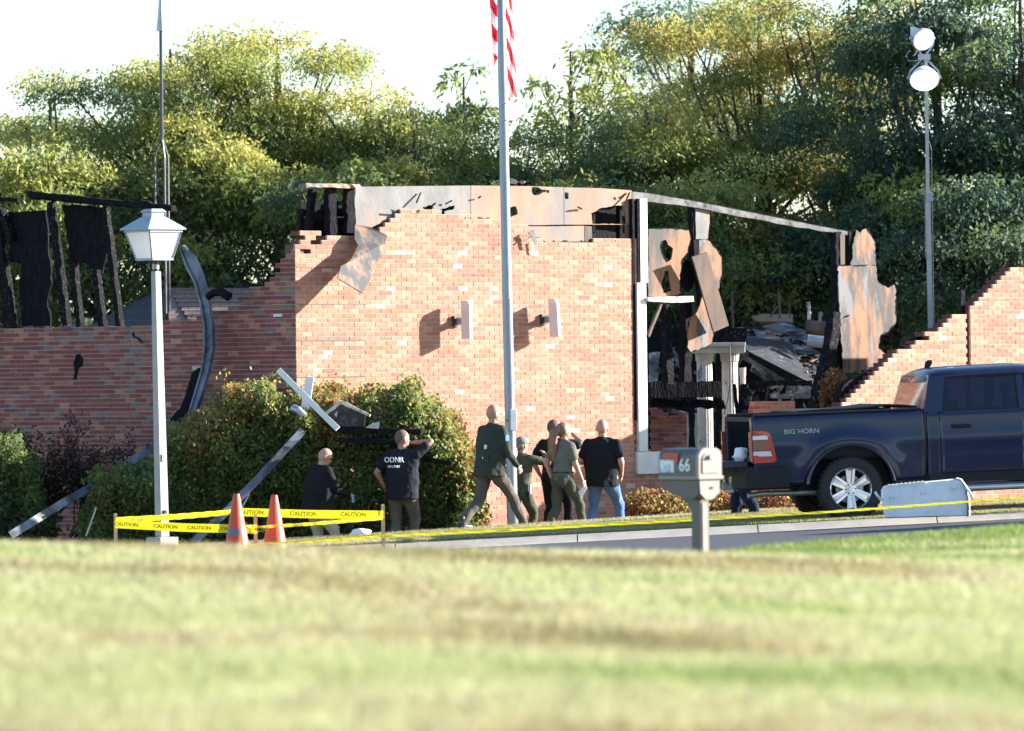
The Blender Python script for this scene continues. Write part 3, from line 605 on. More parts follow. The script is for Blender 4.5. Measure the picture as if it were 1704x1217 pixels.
# brick stubs of the entrance
fp = flat(92.0); e1 = thing('brick_stub', P(1110, 780, 92), 'short broken brick pier just behind the white window sill', 'brick wall')
brick_wall(fp, P(1080, 600, 92).x, P(1142, 600, 92).x, -2.6, -.3, [(1070, 900), (1070, 681), (1094, 681), (1100, 690), (1118, 692), (1124, 694), (1143, 694), (1143, 900)], e1, weights=[7, 5, 6, 4, 4, 1, 0, 4, 0, 0, 4, 4, 2])
for (x, y, a, s) in ((1092, 684, .1, .2), (1102, 689, .05, .2), (1118, 697, .35, .16), (1128, 687, .4, .2)):
    mb = MB(); c = P(x, y, 91.88); mb.box(c, (s, .1, .057), (math.cos(a), 0, -math.sin(a)), (0, 1, 0), (math.sin(a), 0, math.cos(a))); mb.build('loose_brick', 'brick7', e1)
fp2 = flat(95.8); e2 = thing('brick_stub', P(1285, 700, 95.8), 'low brick wall stub between the portico and the truck bed', 'brick wall')
brick_wall(fp2, P(1240, 600, 95.8).x, P(1322, 600, 95.8).x, -2.6, -.2, [(1230, 900), (1230, 668), (1322, 665), (1322, 900)], e2, weights=[7, 5, 7, 4, 4, 1, 0, 4, 0, 0, 4, 4, 2])
# burnt hall behind: dark interior, roof slope with loose sheets
hall = thing('burnt_hall', P(1240, 700, 99), 'collapsed hall behind the portico, burnt black roof covered in loose sheets', 'building')
mb = MB(); mb.slab([[P(x, y, 101) for x, y in jag([(1078, 545), (1200, 550), (1290, 556), (1385, 560), (1400, 800), (1060, 800)], 1.5, 10)]], (0, -1, 0), .3); mb.build('charred_back_wall', 'char', hall)
rf = [P(1192, 548, 100.5), P(1285, 540, 102), P(1378, 560, 102), P(1385, 655, 97), P(1330, 628, 97), P(1246, 585, 97)]
mb = MB(); mb.slab([rf], (0, -.7, .7), .12); mb.build('roof', 'burntroof', hall)
mb = MB(); mb.slab([[P(1246, 586, 96.9), P(1330, 629, 96.9), P(1385, 656, 96.9), P(1385, 640, 96.9) + Vector((0, 0, -.35)), P(1330, 645, 96.9), P(1246, 594, 96.9)]], (0, -1, 0), .08); mb.build('charred_fascia', 'char', hall)
rp = lambda x, y: P(x, y, pw(y, [540, 655], [101.2, 96.6]))
r5 = random.Random(5)
for pts, m_ in (([(1250, 531), (1272, 527), (1319, 528), (1318, 541), (1275, 540), (1256, 538)], 'plygrey'), ([(1252, 552), (1280, 560), (1303, 568), (1280, 575), (1262, 572)], 'plytan'), ([(1268, 547), (1296, 541), (1310, 560), (1296, 558)], 'plytan'),
                ([(1293, 538), (1318, 546), (1340, 556), (1343, 574), (1320, 570), (1300, 556)], 'rubble'), ([(1283, 570), (1305, 573), (1302, 584), (1284, 582)], 'char'), ([(1310, 574), (1345, 582), (1366, 592), (1340, 595), (1314, 588)], 'rubble'), ([(1355, 596), (1378, 592), (1376, 606)], 'plygrey')):
    mb = MB(); q = [rp(x, y) + Vector((0, -.15, .05)) for x, y in jag(pts, .8, 8, r5)]; mb.slab([q], (0, -.75, .66), .05); mb.build('loose_sheet', m_, hall)
mb = MB()
for i in range(160): x = r5.uniform(1225, 1378); y0 = pw(x, [1225, 1378], [550, 562]); y1 = pw(x, [1225, 1378], [572, 640]); p = rp(x, r5.uniform(y0, y1)) + Vector((0, -.1, .03)); s = r5.uniform(.03, .16); a = r5.uniform(0, 3); mb.rag(p - Vector((s * math.cos(a), s * math.sin(a), 0)), p + Vector((s * math.cos(a), s * math.sin(a), .02)), s * .6, .03, (0, 0, 1), seg=2, j=.6, mi=r5.randint(0, 2), r=r5)
tag(mb.build('roof_rubble', ['rubble', 'char', 'plygrey'], hall), kind='stuff')
mb = MB(); mb.tube([P(1341, 544, 99), P(1374, 548, 99)], .13, 12); mb.build('duct', 'board', hall, True)
mb = MB(); mb.tube([P(1343, 567, 98.4), P(1374, 570, 98.4)], .11, 12); mb.build('duct', 'galv', hall, True)
for a, b, w, m_ in (((1218, 484), (1220, 546), .035, 'board'), ((1296, 486), (1298, 530), .04, 'board'), ((1314, 499), (1315, 530), .02, 'board'), ((1345, 503), (1347, 532), .06, 'whitesoot'), ((1296, 509), (1281, 528), .03, 'board'), ((1366, 519), (1364, 535), .06, 'plygrey'), ((1226, 500), (1219, 530), .03, 'charedge')):
    mb = MB(); mb.rag(P(*a, 99.5), P(*b, 99.5), w, w, seg=5, j=.3, w2=None) if False else mb.rag(P(*a, 99.5), P(*b, 99.5), w, w, seg=5, j=.3); mb.build('broken_stud', m_, hall)
for y0, y1, x0, x1, m_ in ((633, 642, 1242, 1352, 'charedge'), (656, 663, 1282, 1350, 'rubble'), (642, 655, 1308, 1350, 'rubble'), (646, 652, 1244, 1276, 'charedge')):
    mb = MB(); mb.rag(P(x0, (y0 + y1) / 2, 96.4), P(x1, (y0 + y1) / 2, 96.4), (y1 - y0) / 98, .1, seg=16, j=.3); mb.build('burnt_rail', m_, hall)
mb = MB()
for i in range(150): p = P(r5.uniform(1082, 1370), r5.uniform(585, 760), 99.6); s = r5.uniform(.05, .35); a = r5.uniform(0, 6.28); d = Vector((math.cos(a), 0, math.sin(a))) * s; mb.rag(p - d, p + d, r5.uniform(.02, .1), .05, seg=3, j=.4, mi=r5.choice([0, 0, 0, 1, 1]), r=r5)
tag(mb.build('interior_debris', ['char', 'rubble'], hall), kind='stuff')
mb = MB(); mb.slab([[P(x, y, 98.5) for x, y in jag([(1080, 588), (1098, 586), (1094, 636), (1080, 640)], 1, 6)]], (0, -1, 0), .02); mb.build('hanging_foil', 'rubble', hall)
mb = MB(); mb.tube([P(1255, 600, 98), P(1285, 612, 98), P(1300, 640, 98)], [.2, .26, .2], 12); mb.build('sagging_duct', 'rubble', hall, True)
for x, y0, y1 in ((1262, 590, 650), (1333, 640, 690), (1195, 590, 790), (1150, 600, 790), (1290, 600, 640)):
    mb = MB(); mb.rag(P(x, y0, 98.2), P(x + r5.uniform(-4, 4), y1, 98.2), .1, .1, seg=8, r=r5); mb.build('charred_stud', 'charedge', hall)
mb = MB(); mb.slab([[P(1142, 690, 99.4), P(1160, 688, 99.4), P(1162, 745, 99.4), P(1143, 745, 99.4)]], (0, -1, 0), .02); mb.build('grey_partition', 'galv', hall)
# shingled roof of the wing behind the left wall
wing = thing('shingled_wing', P(330, 560, 98), 'low roof of brown shingles with a burnt black hip behind the left wall', 'roof')
mb = MB(); r6 = random.Random(6); rows = 10
for k in range(rows):
    t0, t1 = k / rows, (k + 1.25) / rows; ya, yb = lerp(481, 552, t0), lerp(481, 552, t1); Da, Db = lerp(101, 97, t0), lerp(101, 97, t1)
    xl = lerp(284, 330, t0); x = xl - r6.uniform(0, 12)
    while x < 470:
        w_ = 14 + r6.uniform(-1, 1); a, b, c, d = P(max(x, xl), ya, Da), P(x + w_ - .7, ya, Da), P(x + w_ - .7, yb, Db), P(max(x, xl), yb, Db)
        if x + w_ > xl + 1: mb.slab([[a, b, c + Vector((0, -.012, .012)), d + Vector((0, -.012, .012))]], (0, -.8, .6), .012)
        x += w_
tag(mb.build('shingle', 'shingle', wing), kind='stuff')
mb = MB(); mb.slab([[P(281, 481, 101), P(470, 481, 101), P(470, 556, 97.1), P(281, 556, 97.1)]], (0, -.8, .6), .05); mb.add([v + Vector((0, .12, -.06)) for v in (P(281, 482, 101), P(470, 482, 101))], []); mb.build('roof_deck', 'shingle', wing)
mb = MB(); mb.slab([[P(284, 480.5, 101), P(330, 556, 96.9), P(120, 556, 99.5), P(250, 490, 101.5)]], (-.5, -.6, .6), .05); mb.build('burnt_hip', 'burntroof', wing)
mb = MB(); mb.rag(P(272, 482, 100.8), P(430, 482, 100.9), .05, .1, seg=10, j=.15); mb.build('ridge_cap', 'shingle', wing)
# antenna mast
an = thing('antenna_mast', P(276, 560, 99), 'slim lattice antenna mast with pale cone tip behind the street lamp', 'antenna')
mb = MB(); mb.tube([P(267.5, 52, 99), P(267.5, 8, 99), P(267.5, -40, 99)], [.08, .04, .02], 12); mb.build('cone_tip', 'galv', an, True)
mb = MB(); mb.tube([P(267.5, 52, 99), P(269, 235, 99)], [.028, .034], 8); mb.build('pole', 'darkmetal', an, True)
for dx, dd in ((-11.5, 0), (4.5, -.1), (10.5, .12)):
    mb = MB(); mb.tube([P(269, 230, 99), P(269 + dx * .5, 243, 99 + dd * .5), P(269 + dx, 262, 99 + dd), P(272 + dx, 560, 99 + dd)], .022, 6); mb.build('leg', 'darkmetal', an)
mb = MB()
for k in range(20):
    y = 265 + k * 14
    for a, b in ((-11.5, 4.5), (4.5, 10.5), (10.5, -11.5)): o = 3 * (y - 262) / 298; mb.tube([P(269 + a + o, y, 99), P(269 + b + o, y + 14, 99)], .007, 4)
mb.build('lattice_brace', 'darkmetal', an)

# ------------------------------------------------------------------ leaves
def diamonds(C, A, B):
    return np.stack([C - A, C + B - A * .1, C + A, C - B - A * .1], 1)
def unit(v): return v / np.maximum(np.linalg.norm(v, axis=1, keepdims=True), 1e-6)
def fronds(n, pos, out, L, k, lw, ll, r, droop=.5):
    """n sprays of k leaflets hanging along a drooping stem"""
    d = unit(out + r.randn(n, 3) * .55 + np.array([0, 0, -droop * .4])); side = unit(np.cross(d, r.randn(n, 3)))
    C = []; A = []; B = []
    for i in range(k):
        t = (i + .5) / k; s = 1 if i % 2 else -1; c = pos + d * (L[:, None] * t) + np.array([0, 0, -1]) * (droop * L[:, None] * t * t) + r.randn(n, 3) * .02
        a = unit(side * s + d * .5 + np.array([0, 0, -.55]) + r.randn(n, 3) * .35); b = unit(np.cross(a, r.randn(n, 3)))
        sz = (.7 + .6 * r.rand(n))[:, None]; C.append(c + a * ll * .5 * sz); A.append(a * ll * .5 * sz); B.append(b * lw * .5 * sz)
    return np.concatenate(C), np.concatenate(A), np.concatenate(B)
def tree(name, label, px, top, wid, bot, D, mats, wts, nl=16000, ncl=34, seed=1, tx=None, group='trees behind the burned building', lw=.06, ll=.15, trunkr=.16, flat_=.6, shade=None, rc=(.45, .85), depth=.75, k=6, droop=.5, shell=.45):
    r = np.random.RandomState(seed); zt, zb = P(px, top, D).z, P(px, bot, D).z; cx = P(px, (top + bot) / 2, D).x; cz = (zt + zb) / 2; H = (zt - zb) / 2
    base = Vector((cx if tx is None else P(tx, 600, D).x, D, -2.45)); t = thing(name, base, label, 'tree', group)
    dirs = unit(r.randn(ncl, 3)); rad = (shell + (1 - shell) * r.rand(ncl) ** .6)[:, None]
    cl = dirs * rad * np.array([wid / 2, wid / 2 * depth, H]) + np.array([cx, D, cz])
    cr = r.uniform(rc[0], rc[1], ncl)
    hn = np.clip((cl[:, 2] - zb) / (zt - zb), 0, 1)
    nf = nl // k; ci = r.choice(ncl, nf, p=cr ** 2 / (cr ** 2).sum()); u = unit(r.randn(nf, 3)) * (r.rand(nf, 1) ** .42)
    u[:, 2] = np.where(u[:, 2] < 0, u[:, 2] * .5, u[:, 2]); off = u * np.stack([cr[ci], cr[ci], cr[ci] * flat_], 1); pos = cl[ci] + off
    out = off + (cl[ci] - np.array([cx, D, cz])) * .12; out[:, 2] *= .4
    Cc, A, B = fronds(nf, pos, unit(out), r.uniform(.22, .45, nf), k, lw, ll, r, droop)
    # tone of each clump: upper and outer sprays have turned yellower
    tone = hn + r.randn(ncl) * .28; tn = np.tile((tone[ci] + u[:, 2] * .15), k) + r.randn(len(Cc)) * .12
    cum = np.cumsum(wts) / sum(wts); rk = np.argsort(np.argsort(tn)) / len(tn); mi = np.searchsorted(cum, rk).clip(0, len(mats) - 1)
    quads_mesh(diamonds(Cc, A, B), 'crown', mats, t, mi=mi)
    mb = MB(); fork = Vector((cx, D, lerp(zb, zt, .12))) if zb > -2 else Vector((cx, D, lerp(-2.4, zt, .3)))
    mb.tube([base, base.lerp(fork, .5) + Vector((r.uniform(-.1, .1), 0, 0)), fork, Vector((cx, D, lerp(fork.z, zt, .55))), Vector((cx, D, lerp(fork.z, zt, .85)))], [trunkr * 1.2, trunkr, trunkr * .85, trunkr * .45, .02], 7)
    for i in range(ncl):
        c = Vector(cl[i]); s = Vector((cx, D, lerp(fork.z, min(c.z, zt), r.uniform(.0, .5)))) if c.z > fork.z else fork
        m_ = s.lerp(c, .5) + Vector((r.uniform(-.15, .15), r.uniform(-.15, .15), -.12 * (c - s).length)); mb.tube([s, m_, c], [trunkr * .32, trunkr * .2, .012], 5)
        for q in range(3): mb.tube([c, c + Vector(off[(i * 7 + q * 31) % nf]) * .8 + Vector((r.uniform(-.2, .2), r.uniform(-.2, .2), r.uniform(0, .25)))], [.014, .004], 3)
    mb.build('trunk', 'bark', t); return t
LG = ['lf_dark', 'lf_green', 'lf_yg', 'lf_yel']
T = [
 ('honey_locust', 'tall yellow-green locust crown directly behind the antenna mast, highest on the left', 285, 30, 5.2, 420, 107, LG, [1, 3.2, 3, 1.6], 24000, 44),
 ('honey_locust', 'green locust crown at the far left edge reaching lower than its neighbour', 85, 118, 5.4, 450, 109, LG, [2, 4, 1.6, .8], 22000, 40),
 ('honey_locust', 'yellow-topped locust crown right of the antenna mast', 465, 42, 4.8, 400, 108, LG, [1, 3, 3, 2], 22000, 40),
 ('honey_locust', 'yellowish locust whose crown slopes down towards the gap of sky left of the flagpole', 610, 132, 3.8, 400, 107.5, LG, [1.3, 3, 3, 1.6], 17000, 32),
 ('honey_locust', 'lower dark green locust above the left end of the fascia', 690, 185, 3.6, 430, 106, LG, [2.5, 4, 2, .5], 16000, 30),
 ('honey_locust', 'dark green locust directly behind the flagpole', 830, 215, 4.4, 470, 106.5, LG, [3, 4, 1.6, .5], 18000, 34),
 ('honey_locust', 'green and gold locust over the middle of the fascia', 985, 190, 4.2, 480, 107, LG, [2.4, 3.4, 2.2, 1], 18000, 34),
 ('honey_locust', 'yellow-green locust behind the white window frame', 1110, 140, 3.8, 470, 106, LG, [2.2, 3, 2.6, 1.4], 18000, 34),
 ('ash_tree', 'pale silvery green tree reaching out of the frame behind the yellow locusts', 1150, -60, 4.6, 330, 122, ['lf_blue', 'lf_pale', 'lf_pale', 'lf_yg'], [1, 3, 3, 1], 13000, 30),
 ('honey_locust', 'golden locust with thin crown rising out of the frame', 1265, -70, 5.0, 470, 108, ['lf_green', 'lf_yg', 'lf_gold', 'lf_yel'], [3, 2.4, 2.6, 1.6], 26000, 46),
 ('honey_locust', 'golden-brown locust left of the light tower', 1415, -60, 4.8, 480, 107, ['lf_dark', 'lf_green', 'lf_gold', 'lf_yg'], [2.4, 3, 3, 1.6], 26000, 46),
 ('shade_tree', 'dark blue-green tree behind the light tower lamps', 1560, -110, 4.6, 520, 104, ['lf_dark', 'lf_blue', 'lf_green', 'lf_yg'], [4, 4, 2, .25], 28000, 46),
 ('shade_tree', 'dark green tree at the right edge of the frame', 1700, -110, 4.4, 520, 103, ['lf_dark', 'lf_blue', 'lf_green', 'lf_yg'], [4, 4, 2, .15], 26000, 42),
 ('shade_tree', 'dark tree low at the far left behind the charred studs', 15, 235, 3.8, 560, 104, LG, [3, 4.4, 1.8, .6], 15000, 28),
 ('shade_tree', 'dark green tree low between the street lamp and the charred studs', 165, 235, 4.0, 580, 104.5, LG, [3, 4.4, 1.8, .6], 16000, 30),
 ('shade_tree', 'dark green tree low to the right of the street lamp', 345, 215, 3.9, 580, 105, LG, [3, 4.4, 1.8, .6], 16000, 30),
 ('shade_tree', 'deep green tree above the broken corner of the front wall', 500, 250, 3.8, 560, 104, LG, [3, 4.5, 1.8, .5], 16000, 30),
 ('shade_tree', 'deep green tree rising behind the grey parapet sheet', 640, 255, 3.8, 540, 104.5, LG, [3, 4.4, 1.8, .5], 14000, 28),
 ('shade_tree', 'deep green tree low behind the tan parapet sheets', 920, 265, 4.4, 560, 104, LG, [3, 4.4, 2, .7], 16000, 30),
 ('shade_tree', 'dark tree seen through the empty window opening', 1120, 265, 3.8, 620, 103, LG, [4, 3.6, 1.6, .8], 18000, 32),
 ('shade_tree', 'mottled tree below the curved roof edge', 1255, 300, 3.9, 640, 103.5, ['lf_dark', 'lf_green', 'lf_gold', 'lf_yg'], [4, 3.6, 1.5, 1], 19000, 34),
 ('shade_tree', 'mottled dark and gold tree left of the large burnt sheet', 1375, 270, 3.8, 640, 104, ['lf_dark', 'lf_green', 'lf_gold', 'lf_yg'], [4, 3.6, 1.4, .8], 19000, 34),
 ('shade_tree', 'dark tree between the large burnt sheet and the light tower', 1495, 250, 3.8, 640, 103, ['lf_dark', 'lf_blue', 'lf_green', 'lf_yg'], [4.5, 3.6, 1.6, .4], 20000, 34),
 ('shade_tree', 'dark bluish tree low behind the right wing wall', 1640, 260, 4.2, 640, 101, ['lf_dark', 'lf_blue', 'lf_green'], [5, 4, 1.2], 22000, 36),
]
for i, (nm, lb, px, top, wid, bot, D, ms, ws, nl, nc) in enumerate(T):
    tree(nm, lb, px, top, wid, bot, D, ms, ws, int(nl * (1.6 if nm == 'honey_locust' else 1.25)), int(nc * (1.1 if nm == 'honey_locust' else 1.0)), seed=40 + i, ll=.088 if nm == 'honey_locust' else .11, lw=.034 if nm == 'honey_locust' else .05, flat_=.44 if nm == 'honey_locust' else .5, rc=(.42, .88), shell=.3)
tree('sumac', 'thin leggy young tree with big fan leaves against the white sky right of the flag', 950, 58, 2.3, 262, 110, ['lf_green', 'lf_yg', 'lf_yg'], [2, 3, 2.4], 1500, 17, seed=90, lw=.06, ll=.16, trunkr=.06, rc=(.22, .38), shell=.5, group=None)
tree('sumac', 'small sprig of leggy tree against the white sky just left of the flagpole', 772, 112, 1.5, 232, 110, ['lf_dark', 'lf_green', 'lf_yg'], [2, 3, 1.4], 700, 9, seed=91, lw=.06, ll=.16, trunkr=.05, rc=(.2, .34), shell=.4, group=None)
# distant wood behind everything
r = np.random.RandomState(77); n = 26000; X = r.uniform(-16, 16, n); hh = 2.0 + np.sin(X * .9) * .35 + np.sin(X * 2.3 + 1) * .25; Z = -2.5 + (hh + 2.5) * r.rand(n) ** .8; Cc = np.stack([X, 128 + r.rand(n) * 5, Z], 1)
A = unit(r.randn(n, 3)) * .17; B = unit(np.cross(A, r.randn(n, 3))) * .10
tag(quads_mesh(diamonds(Cc, A, B), 'far_wood', ['lf_dark', 'lf_green', 'lf_blue'], None, mi=r.choice(3, n, p=[.5, .3, .2])), kind='stuff')

# ------------------------------------------------------------------ shrubs
def shrub(name, label, prof, D0, D1, n, mats, topw, seed, ll=.075, lw=.045, group=None, cat='shrub', stems=14, zbot=None, lump=.19):
    r = np.random.RandomState(seed); xs_ = [P(p[0], p[1], D0).x for p in prof]; zs_ = [P(p[0], p[1], (D0 + D1) / 2).z for p in prof]
    x0, x1 = xs_[0], xs_[-1]; gb = zbot if zbot is not None else gz((x0 + x1) / 2, D0) - .05
    t = thing(name, ((x0 + x1) / 2, (D0 + D1) / 2, gb), label, cat, group)
    X = r.uniform(x0, x1, n * 2); top = np.interp(X, xs_, zs_) + lump * (np.sin(X * 5.1 + seed) * .5 + np.sin(X * 11.3 + 2 * seed) * .35 + np.sin(X * 23 + seed) * .2); v = r.rand(n * 2)
    yy = r.rand(n * 2) ** 1.5; top = top - (np.abs(yy - .5) * 2) ** 2.2 * .28; Zr = gb + (top - gb) * (1 - (1 - v) ** 1.25 * .98)
    e = np.minimum(X - x0, x1 - X); bul = .12 * (np.sin(X * 4.3 + Zr * 3) + np.sin(Zr * 6.1 + X * 2.2)) * .7
    Y = D0 + bul + np.clip(.2 - e, 0, .2) * 1.2 + yy * (D1 - D0) + .10 * np.sin(X * 9 + Zr * 5) * np.sin(Zr * 8 - X * 3); keep = (yy < .30) | (top - Zr < .22) | (e < .2); X, Y, Zr, top = X[keep][:n], Y[keep][:n], Zr[keep][:n], top[keep][:n]; m = len(X)
    Cc = np.stack([X, Y, Zr], 1) + r.randn(m, 3) * (.03 + .05 * (np.sin(X * 7) * np.sin(Zr * 9) > .1))[:, None]; A = unit(r.randn(m, 3) + np.array([0, -.2, .5])) * ll * .5 * (.6 + .8 * r.rand(m, 1)); B = unit(np.cross(A, r.randn(m, 3))) * lw * .5 * (.6 + .8 * r.rand(m, 1))
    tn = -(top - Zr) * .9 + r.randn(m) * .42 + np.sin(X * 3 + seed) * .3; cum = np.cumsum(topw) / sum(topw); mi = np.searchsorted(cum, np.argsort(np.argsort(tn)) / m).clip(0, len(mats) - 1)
    quads_mesh(diamonds(Cc, A, B), 'foliage', mats, t, mi=mi)
    mb = MB()
    for i in range(stems):
        x = r.uniform(x0 + .15, x1 - .15); y = r.uniform(D0 + .35, D1 - .2); zt = float(np.interp(x, xs_, zs_)); mb.tube([(x, y, gb), (x + r.uniform(-.2, .2), y, lerp(gb, zt, .5)), (x + r.uniform(-.35, .35), y, zt - .05)], [.03, .018, .005], 5)
    mb.build('stem', 'bark', t); return t
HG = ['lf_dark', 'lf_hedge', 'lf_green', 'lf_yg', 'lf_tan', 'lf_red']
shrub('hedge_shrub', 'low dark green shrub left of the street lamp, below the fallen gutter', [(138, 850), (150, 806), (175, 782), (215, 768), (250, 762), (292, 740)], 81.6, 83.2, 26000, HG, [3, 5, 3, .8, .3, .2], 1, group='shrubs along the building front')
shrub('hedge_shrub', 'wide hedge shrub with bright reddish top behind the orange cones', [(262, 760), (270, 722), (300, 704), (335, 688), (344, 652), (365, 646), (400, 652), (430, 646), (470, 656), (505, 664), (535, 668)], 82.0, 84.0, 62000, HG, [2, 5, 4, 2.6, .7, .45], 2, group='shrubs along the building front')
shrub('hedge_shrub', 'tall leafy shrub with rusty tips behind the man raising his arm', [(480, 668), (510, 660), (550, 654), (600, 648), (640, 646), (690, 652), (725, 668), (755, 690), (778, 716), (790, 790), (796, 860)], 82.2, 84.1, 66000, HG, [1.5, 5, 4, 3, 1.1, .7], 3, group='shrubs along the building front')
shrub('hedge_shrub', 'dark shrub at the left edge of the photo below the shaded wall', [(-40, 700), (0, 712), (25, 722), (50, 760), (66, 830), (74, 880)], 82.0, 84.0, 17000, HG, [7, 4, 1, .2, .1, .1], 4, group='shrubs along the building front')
RG = ['lf_brown', 'lf_red', 'lf_tan', 'lf_yel', 'lf_yg']
shrub('barberry_bush', 'rust and yellow bush behind the man in jeans, left of the mailbox', [(1036, 850), (1050, 828), (1080, 820), (1110, 816), (1150, 822), (1172, 832)], 84.0, 85.2, 11000, RG, [3, 3, 4, 2, 2], 5, ll=.055, lw=.035, lump=.05)
shrub('barberry_bush', 'rust red bush between the mailbox and the truck', [(1178, 830), (1200, 818), (1250, 820), (1290, 824), (1330, 826), (1350, 850)], 84.5, 85.8, 12000, RG, [3, 4, 3.6, .6, .4], 6, ll=.055, lw=.035, lump=.05)
shrub('dead_bush', 'dried brown bush caught below the large burnt sheet', [(1368, 640), (1380, 622), (1400, 616), (1416, 640), (1420, 668)], 89.6, 90.4, 2600, ['lf_brown', 'lf_red', 'lf_tan'], [3, 3, .8], 7, ll=.06, lw=.04, zbot=P(1390, 690, 90).z, stems=8, lump=.05)
def twigbush(px, top, wid, D, seed, label):
    r = random.Random(seed); X = P(px, 800, D).x; zb = gz(X, D); zt = P(px, top, D).z; t = thing('charred_shrub', (X, D, zb), label, 'shrub', 'burnt bare shrubs by the shaded wall'); mb = MB(); H = zt - zb
    def grow(p, d, l, rad, lv):
        q = p + d * l; mid = p.lerp(q, .5) + Vector((r.uniform(-1, 1), r.uniform(-1, 1), 0)) * l * .08; mb.tube([p, mid, q], [rad, rad * .8, rad * .55], 4)
        if lv < 5:
            for _ in range(3 if lv < 4 else 2): grow(p.lerp(q, r.uniform(.5, 1)), (d + Vector((r.uniform(-.7, .7), r.uniform(-.7, .7), r.uniform(-.1, .5)))).normalized(), l * r.uniform(.55, .8), rad * .55, lv + 1)
    for _ in range(5): grow(Vector((X + r.uniform(-.1, .1), D, zb)), Vector((r.uniform(-.45, .45) * wid, r.uniform(-.3, .3), 1)).normalized(), H * .36, .022, 0)
    mb.build('branch', 'twig', t)
    n = 1600; q = np.random.RandomState(seed); vv = np.array(mb.v); vv = vv[vv[:, 2] > zb + H * .35]; Cc = vv[q.choice(len(vv), n)] + q.randn(n, 3) * .03; A = unit(q.randn(n, 3)) * .035; B = unit(np.cross(A, q.randn(n, 3))) * .018
    quads_mesh(diamonds(Cc, A, B), 'withered_leaves', ['lf_brown', 'twig'], t, mi=q.choice(2, n))
twigbush(100, 668, 1.0, 83.4, 1, 'bare burnt shrub against the shaded wall, left one'); twigbush(160, 676, .8, 83.2, 2, 'bare burnt shrub against the shaded wall, nearest the lamp post'); twigbush(55, 720, 1.0, 83.4, 3, 'bare burnt shrub next to the dark left-edge shrub')

# ------------------------------------------------------------------ fallen pieces in front of the walls
def gutter(pts, w, h, name, label, cat, matl='gutter', side=(0, 1, 0)):
    mb = MB(); n = len(pts); Y = Vector(side); sec = [(-.5, -.5), (.5, -.5), (.5, .5), (.38, .5), (.38, -.35), (-.38, -.35), (-.38, .5), (-.5, .5)]; rings = []
    for i, p in enumerate(pts):
        Tn = (pts[min(i + 1, n - 1)] - pts[max(i - 1, 0)]).normalized(); X = Y.cross(Tn).normalized(); rings.append([p + X * (a * w) + Y * (b * h) for a, b in sec])
    mb.loft(rings); return tag(mb.build(name, matl, None), label, cat)
gutter([P(18, 891, 80.6), P(60, 865, 80.9), P(110, 834, 81.4), P(150, 812, 82.1), P(205, 777, 82.4), P(250, 748, 82.5), P(312, 712, 82.7)], .115, .10, 'fallen_gutter', 'long fallen gutter running from far left up behind the lamp post to the hedge', 'gutter')
gutter([P(322, 902, 80.9), P(370, 858, 81.1), P(430, 796, 81.4), P(505, 716, 81.9)], .11, .10, 'fallen_gutter', 'long dark gutter leaning diagonally across the hedge behind the cones', 'gutter')
mb = MB(); pts = [W0.at(304, 412, .18), W0.at(318, 436, .22), W0.at(332, 466, .25), W0.at(341, 500, .28), W0.at(348, 540, .3), W0.at(349, 580, .34), W0.at(342, 620, .45), W0.at(330, 660, .55), W0.at(316, 706, .7)]
rings = []
for i, (p, w_) in enumerate(zip(pts, [.10, .24, .20, .19, .19, .19, .17, .16, .15])):
    Tn = (pts[min(i + 1, 8)] - pts[max(i - 1, 0)]).normalized(); X = W0.n.cross(Tn).normalized(); rings.append([p + X * (a * w_) + W0.n * b for a, b in ((-.5, -.02), (.5, -.02), (.5, .05), (.3, .05), (.28, .0), (-.28, 0), (-.32, .03), (-.5, .03))])
mb.loft(rings); bf = tag(mb.build('bent_fascia_rail', 'gutter', None), 'buckled metal fascia rail curving down the shaded wall right of the lamp', 'metal rail')
fb = MB(); fb.tube([W0.at(346, 494, .3), W0.at(356, 487, .32), W0.at(368, 486, .33), W0.at(381, 494, .34)], [.055, .06, .065, .07], 10); tag(fb.build('burnt_pipe_elbow', 'char', None, True), 'black curved pipe stub sticking out right of the buckled rail', 'pipe')
mb = MB(); mb.slab([[W0.at(x, y, .1) for x, y in jag([(330, 612), (335, 640), (326, 668), (312, 690), (282, 716), (280, 700), (300, 680), (312, 645), (318, 622)], 1.4, 6)]], W0.n, .05); tag(mb.build('burnt_membrane', 'char', None), 'burnt black roofing strip hanging beside the buckled rail near the hedge', 'debris')
mb = MB(); mb.beam(P(463, 616, 81.9), P(562, 714, 81.3), .085, .03); tag(mb.build('fallen_board', 'white', None, bevel=.004), 'long white trim board stuck diagonally in the hedge', 'board')
mb = MB(); mb.beam(P(516, 627, 82.2), P(503, 712, 82.2), .125, .08); tag(mb.build('white_downspout', 'metalwhite', None, bevel=.01), 'short upright white downspout behind the diagonal white board', 'downspout')
mb = MB(); mb.tube([P(488, 680, 81.8), P(497, 683, 81.7), P(505, 692, 81.7)], .06, 10); tag(mb.build('duct_elbow', 'galv', None, True), 'small grey duct elbow lying in the hedge left of the downspout', 'duct')
fz = thing('roof_fragment', P(580, 720, 81.6), 'broken piece of roof with grey edge boards lying on top of the hedge', 'debris')
mb = MB(); mb.rag(P(541, 690, 81.6), P(567, 668, 81.6), .045, .1, seg=4, j=.1); mb.rag(P(566, 668, 81.55), P(616, 692, 81.5), .04, .1, seg=6, j=.1); mb.build('edge_board', 'whitesoot', fz)
mb = MB(); mb.slab([[P(x, y, 81.75) for x, y in jag([(548, 690), (567, 673), (608, 692), (606, 712), (560, 714), (545, 700)], 1, 8)]], (0, -1, .3), .06); mb.build('roof_panel', 'burntroof', fz)
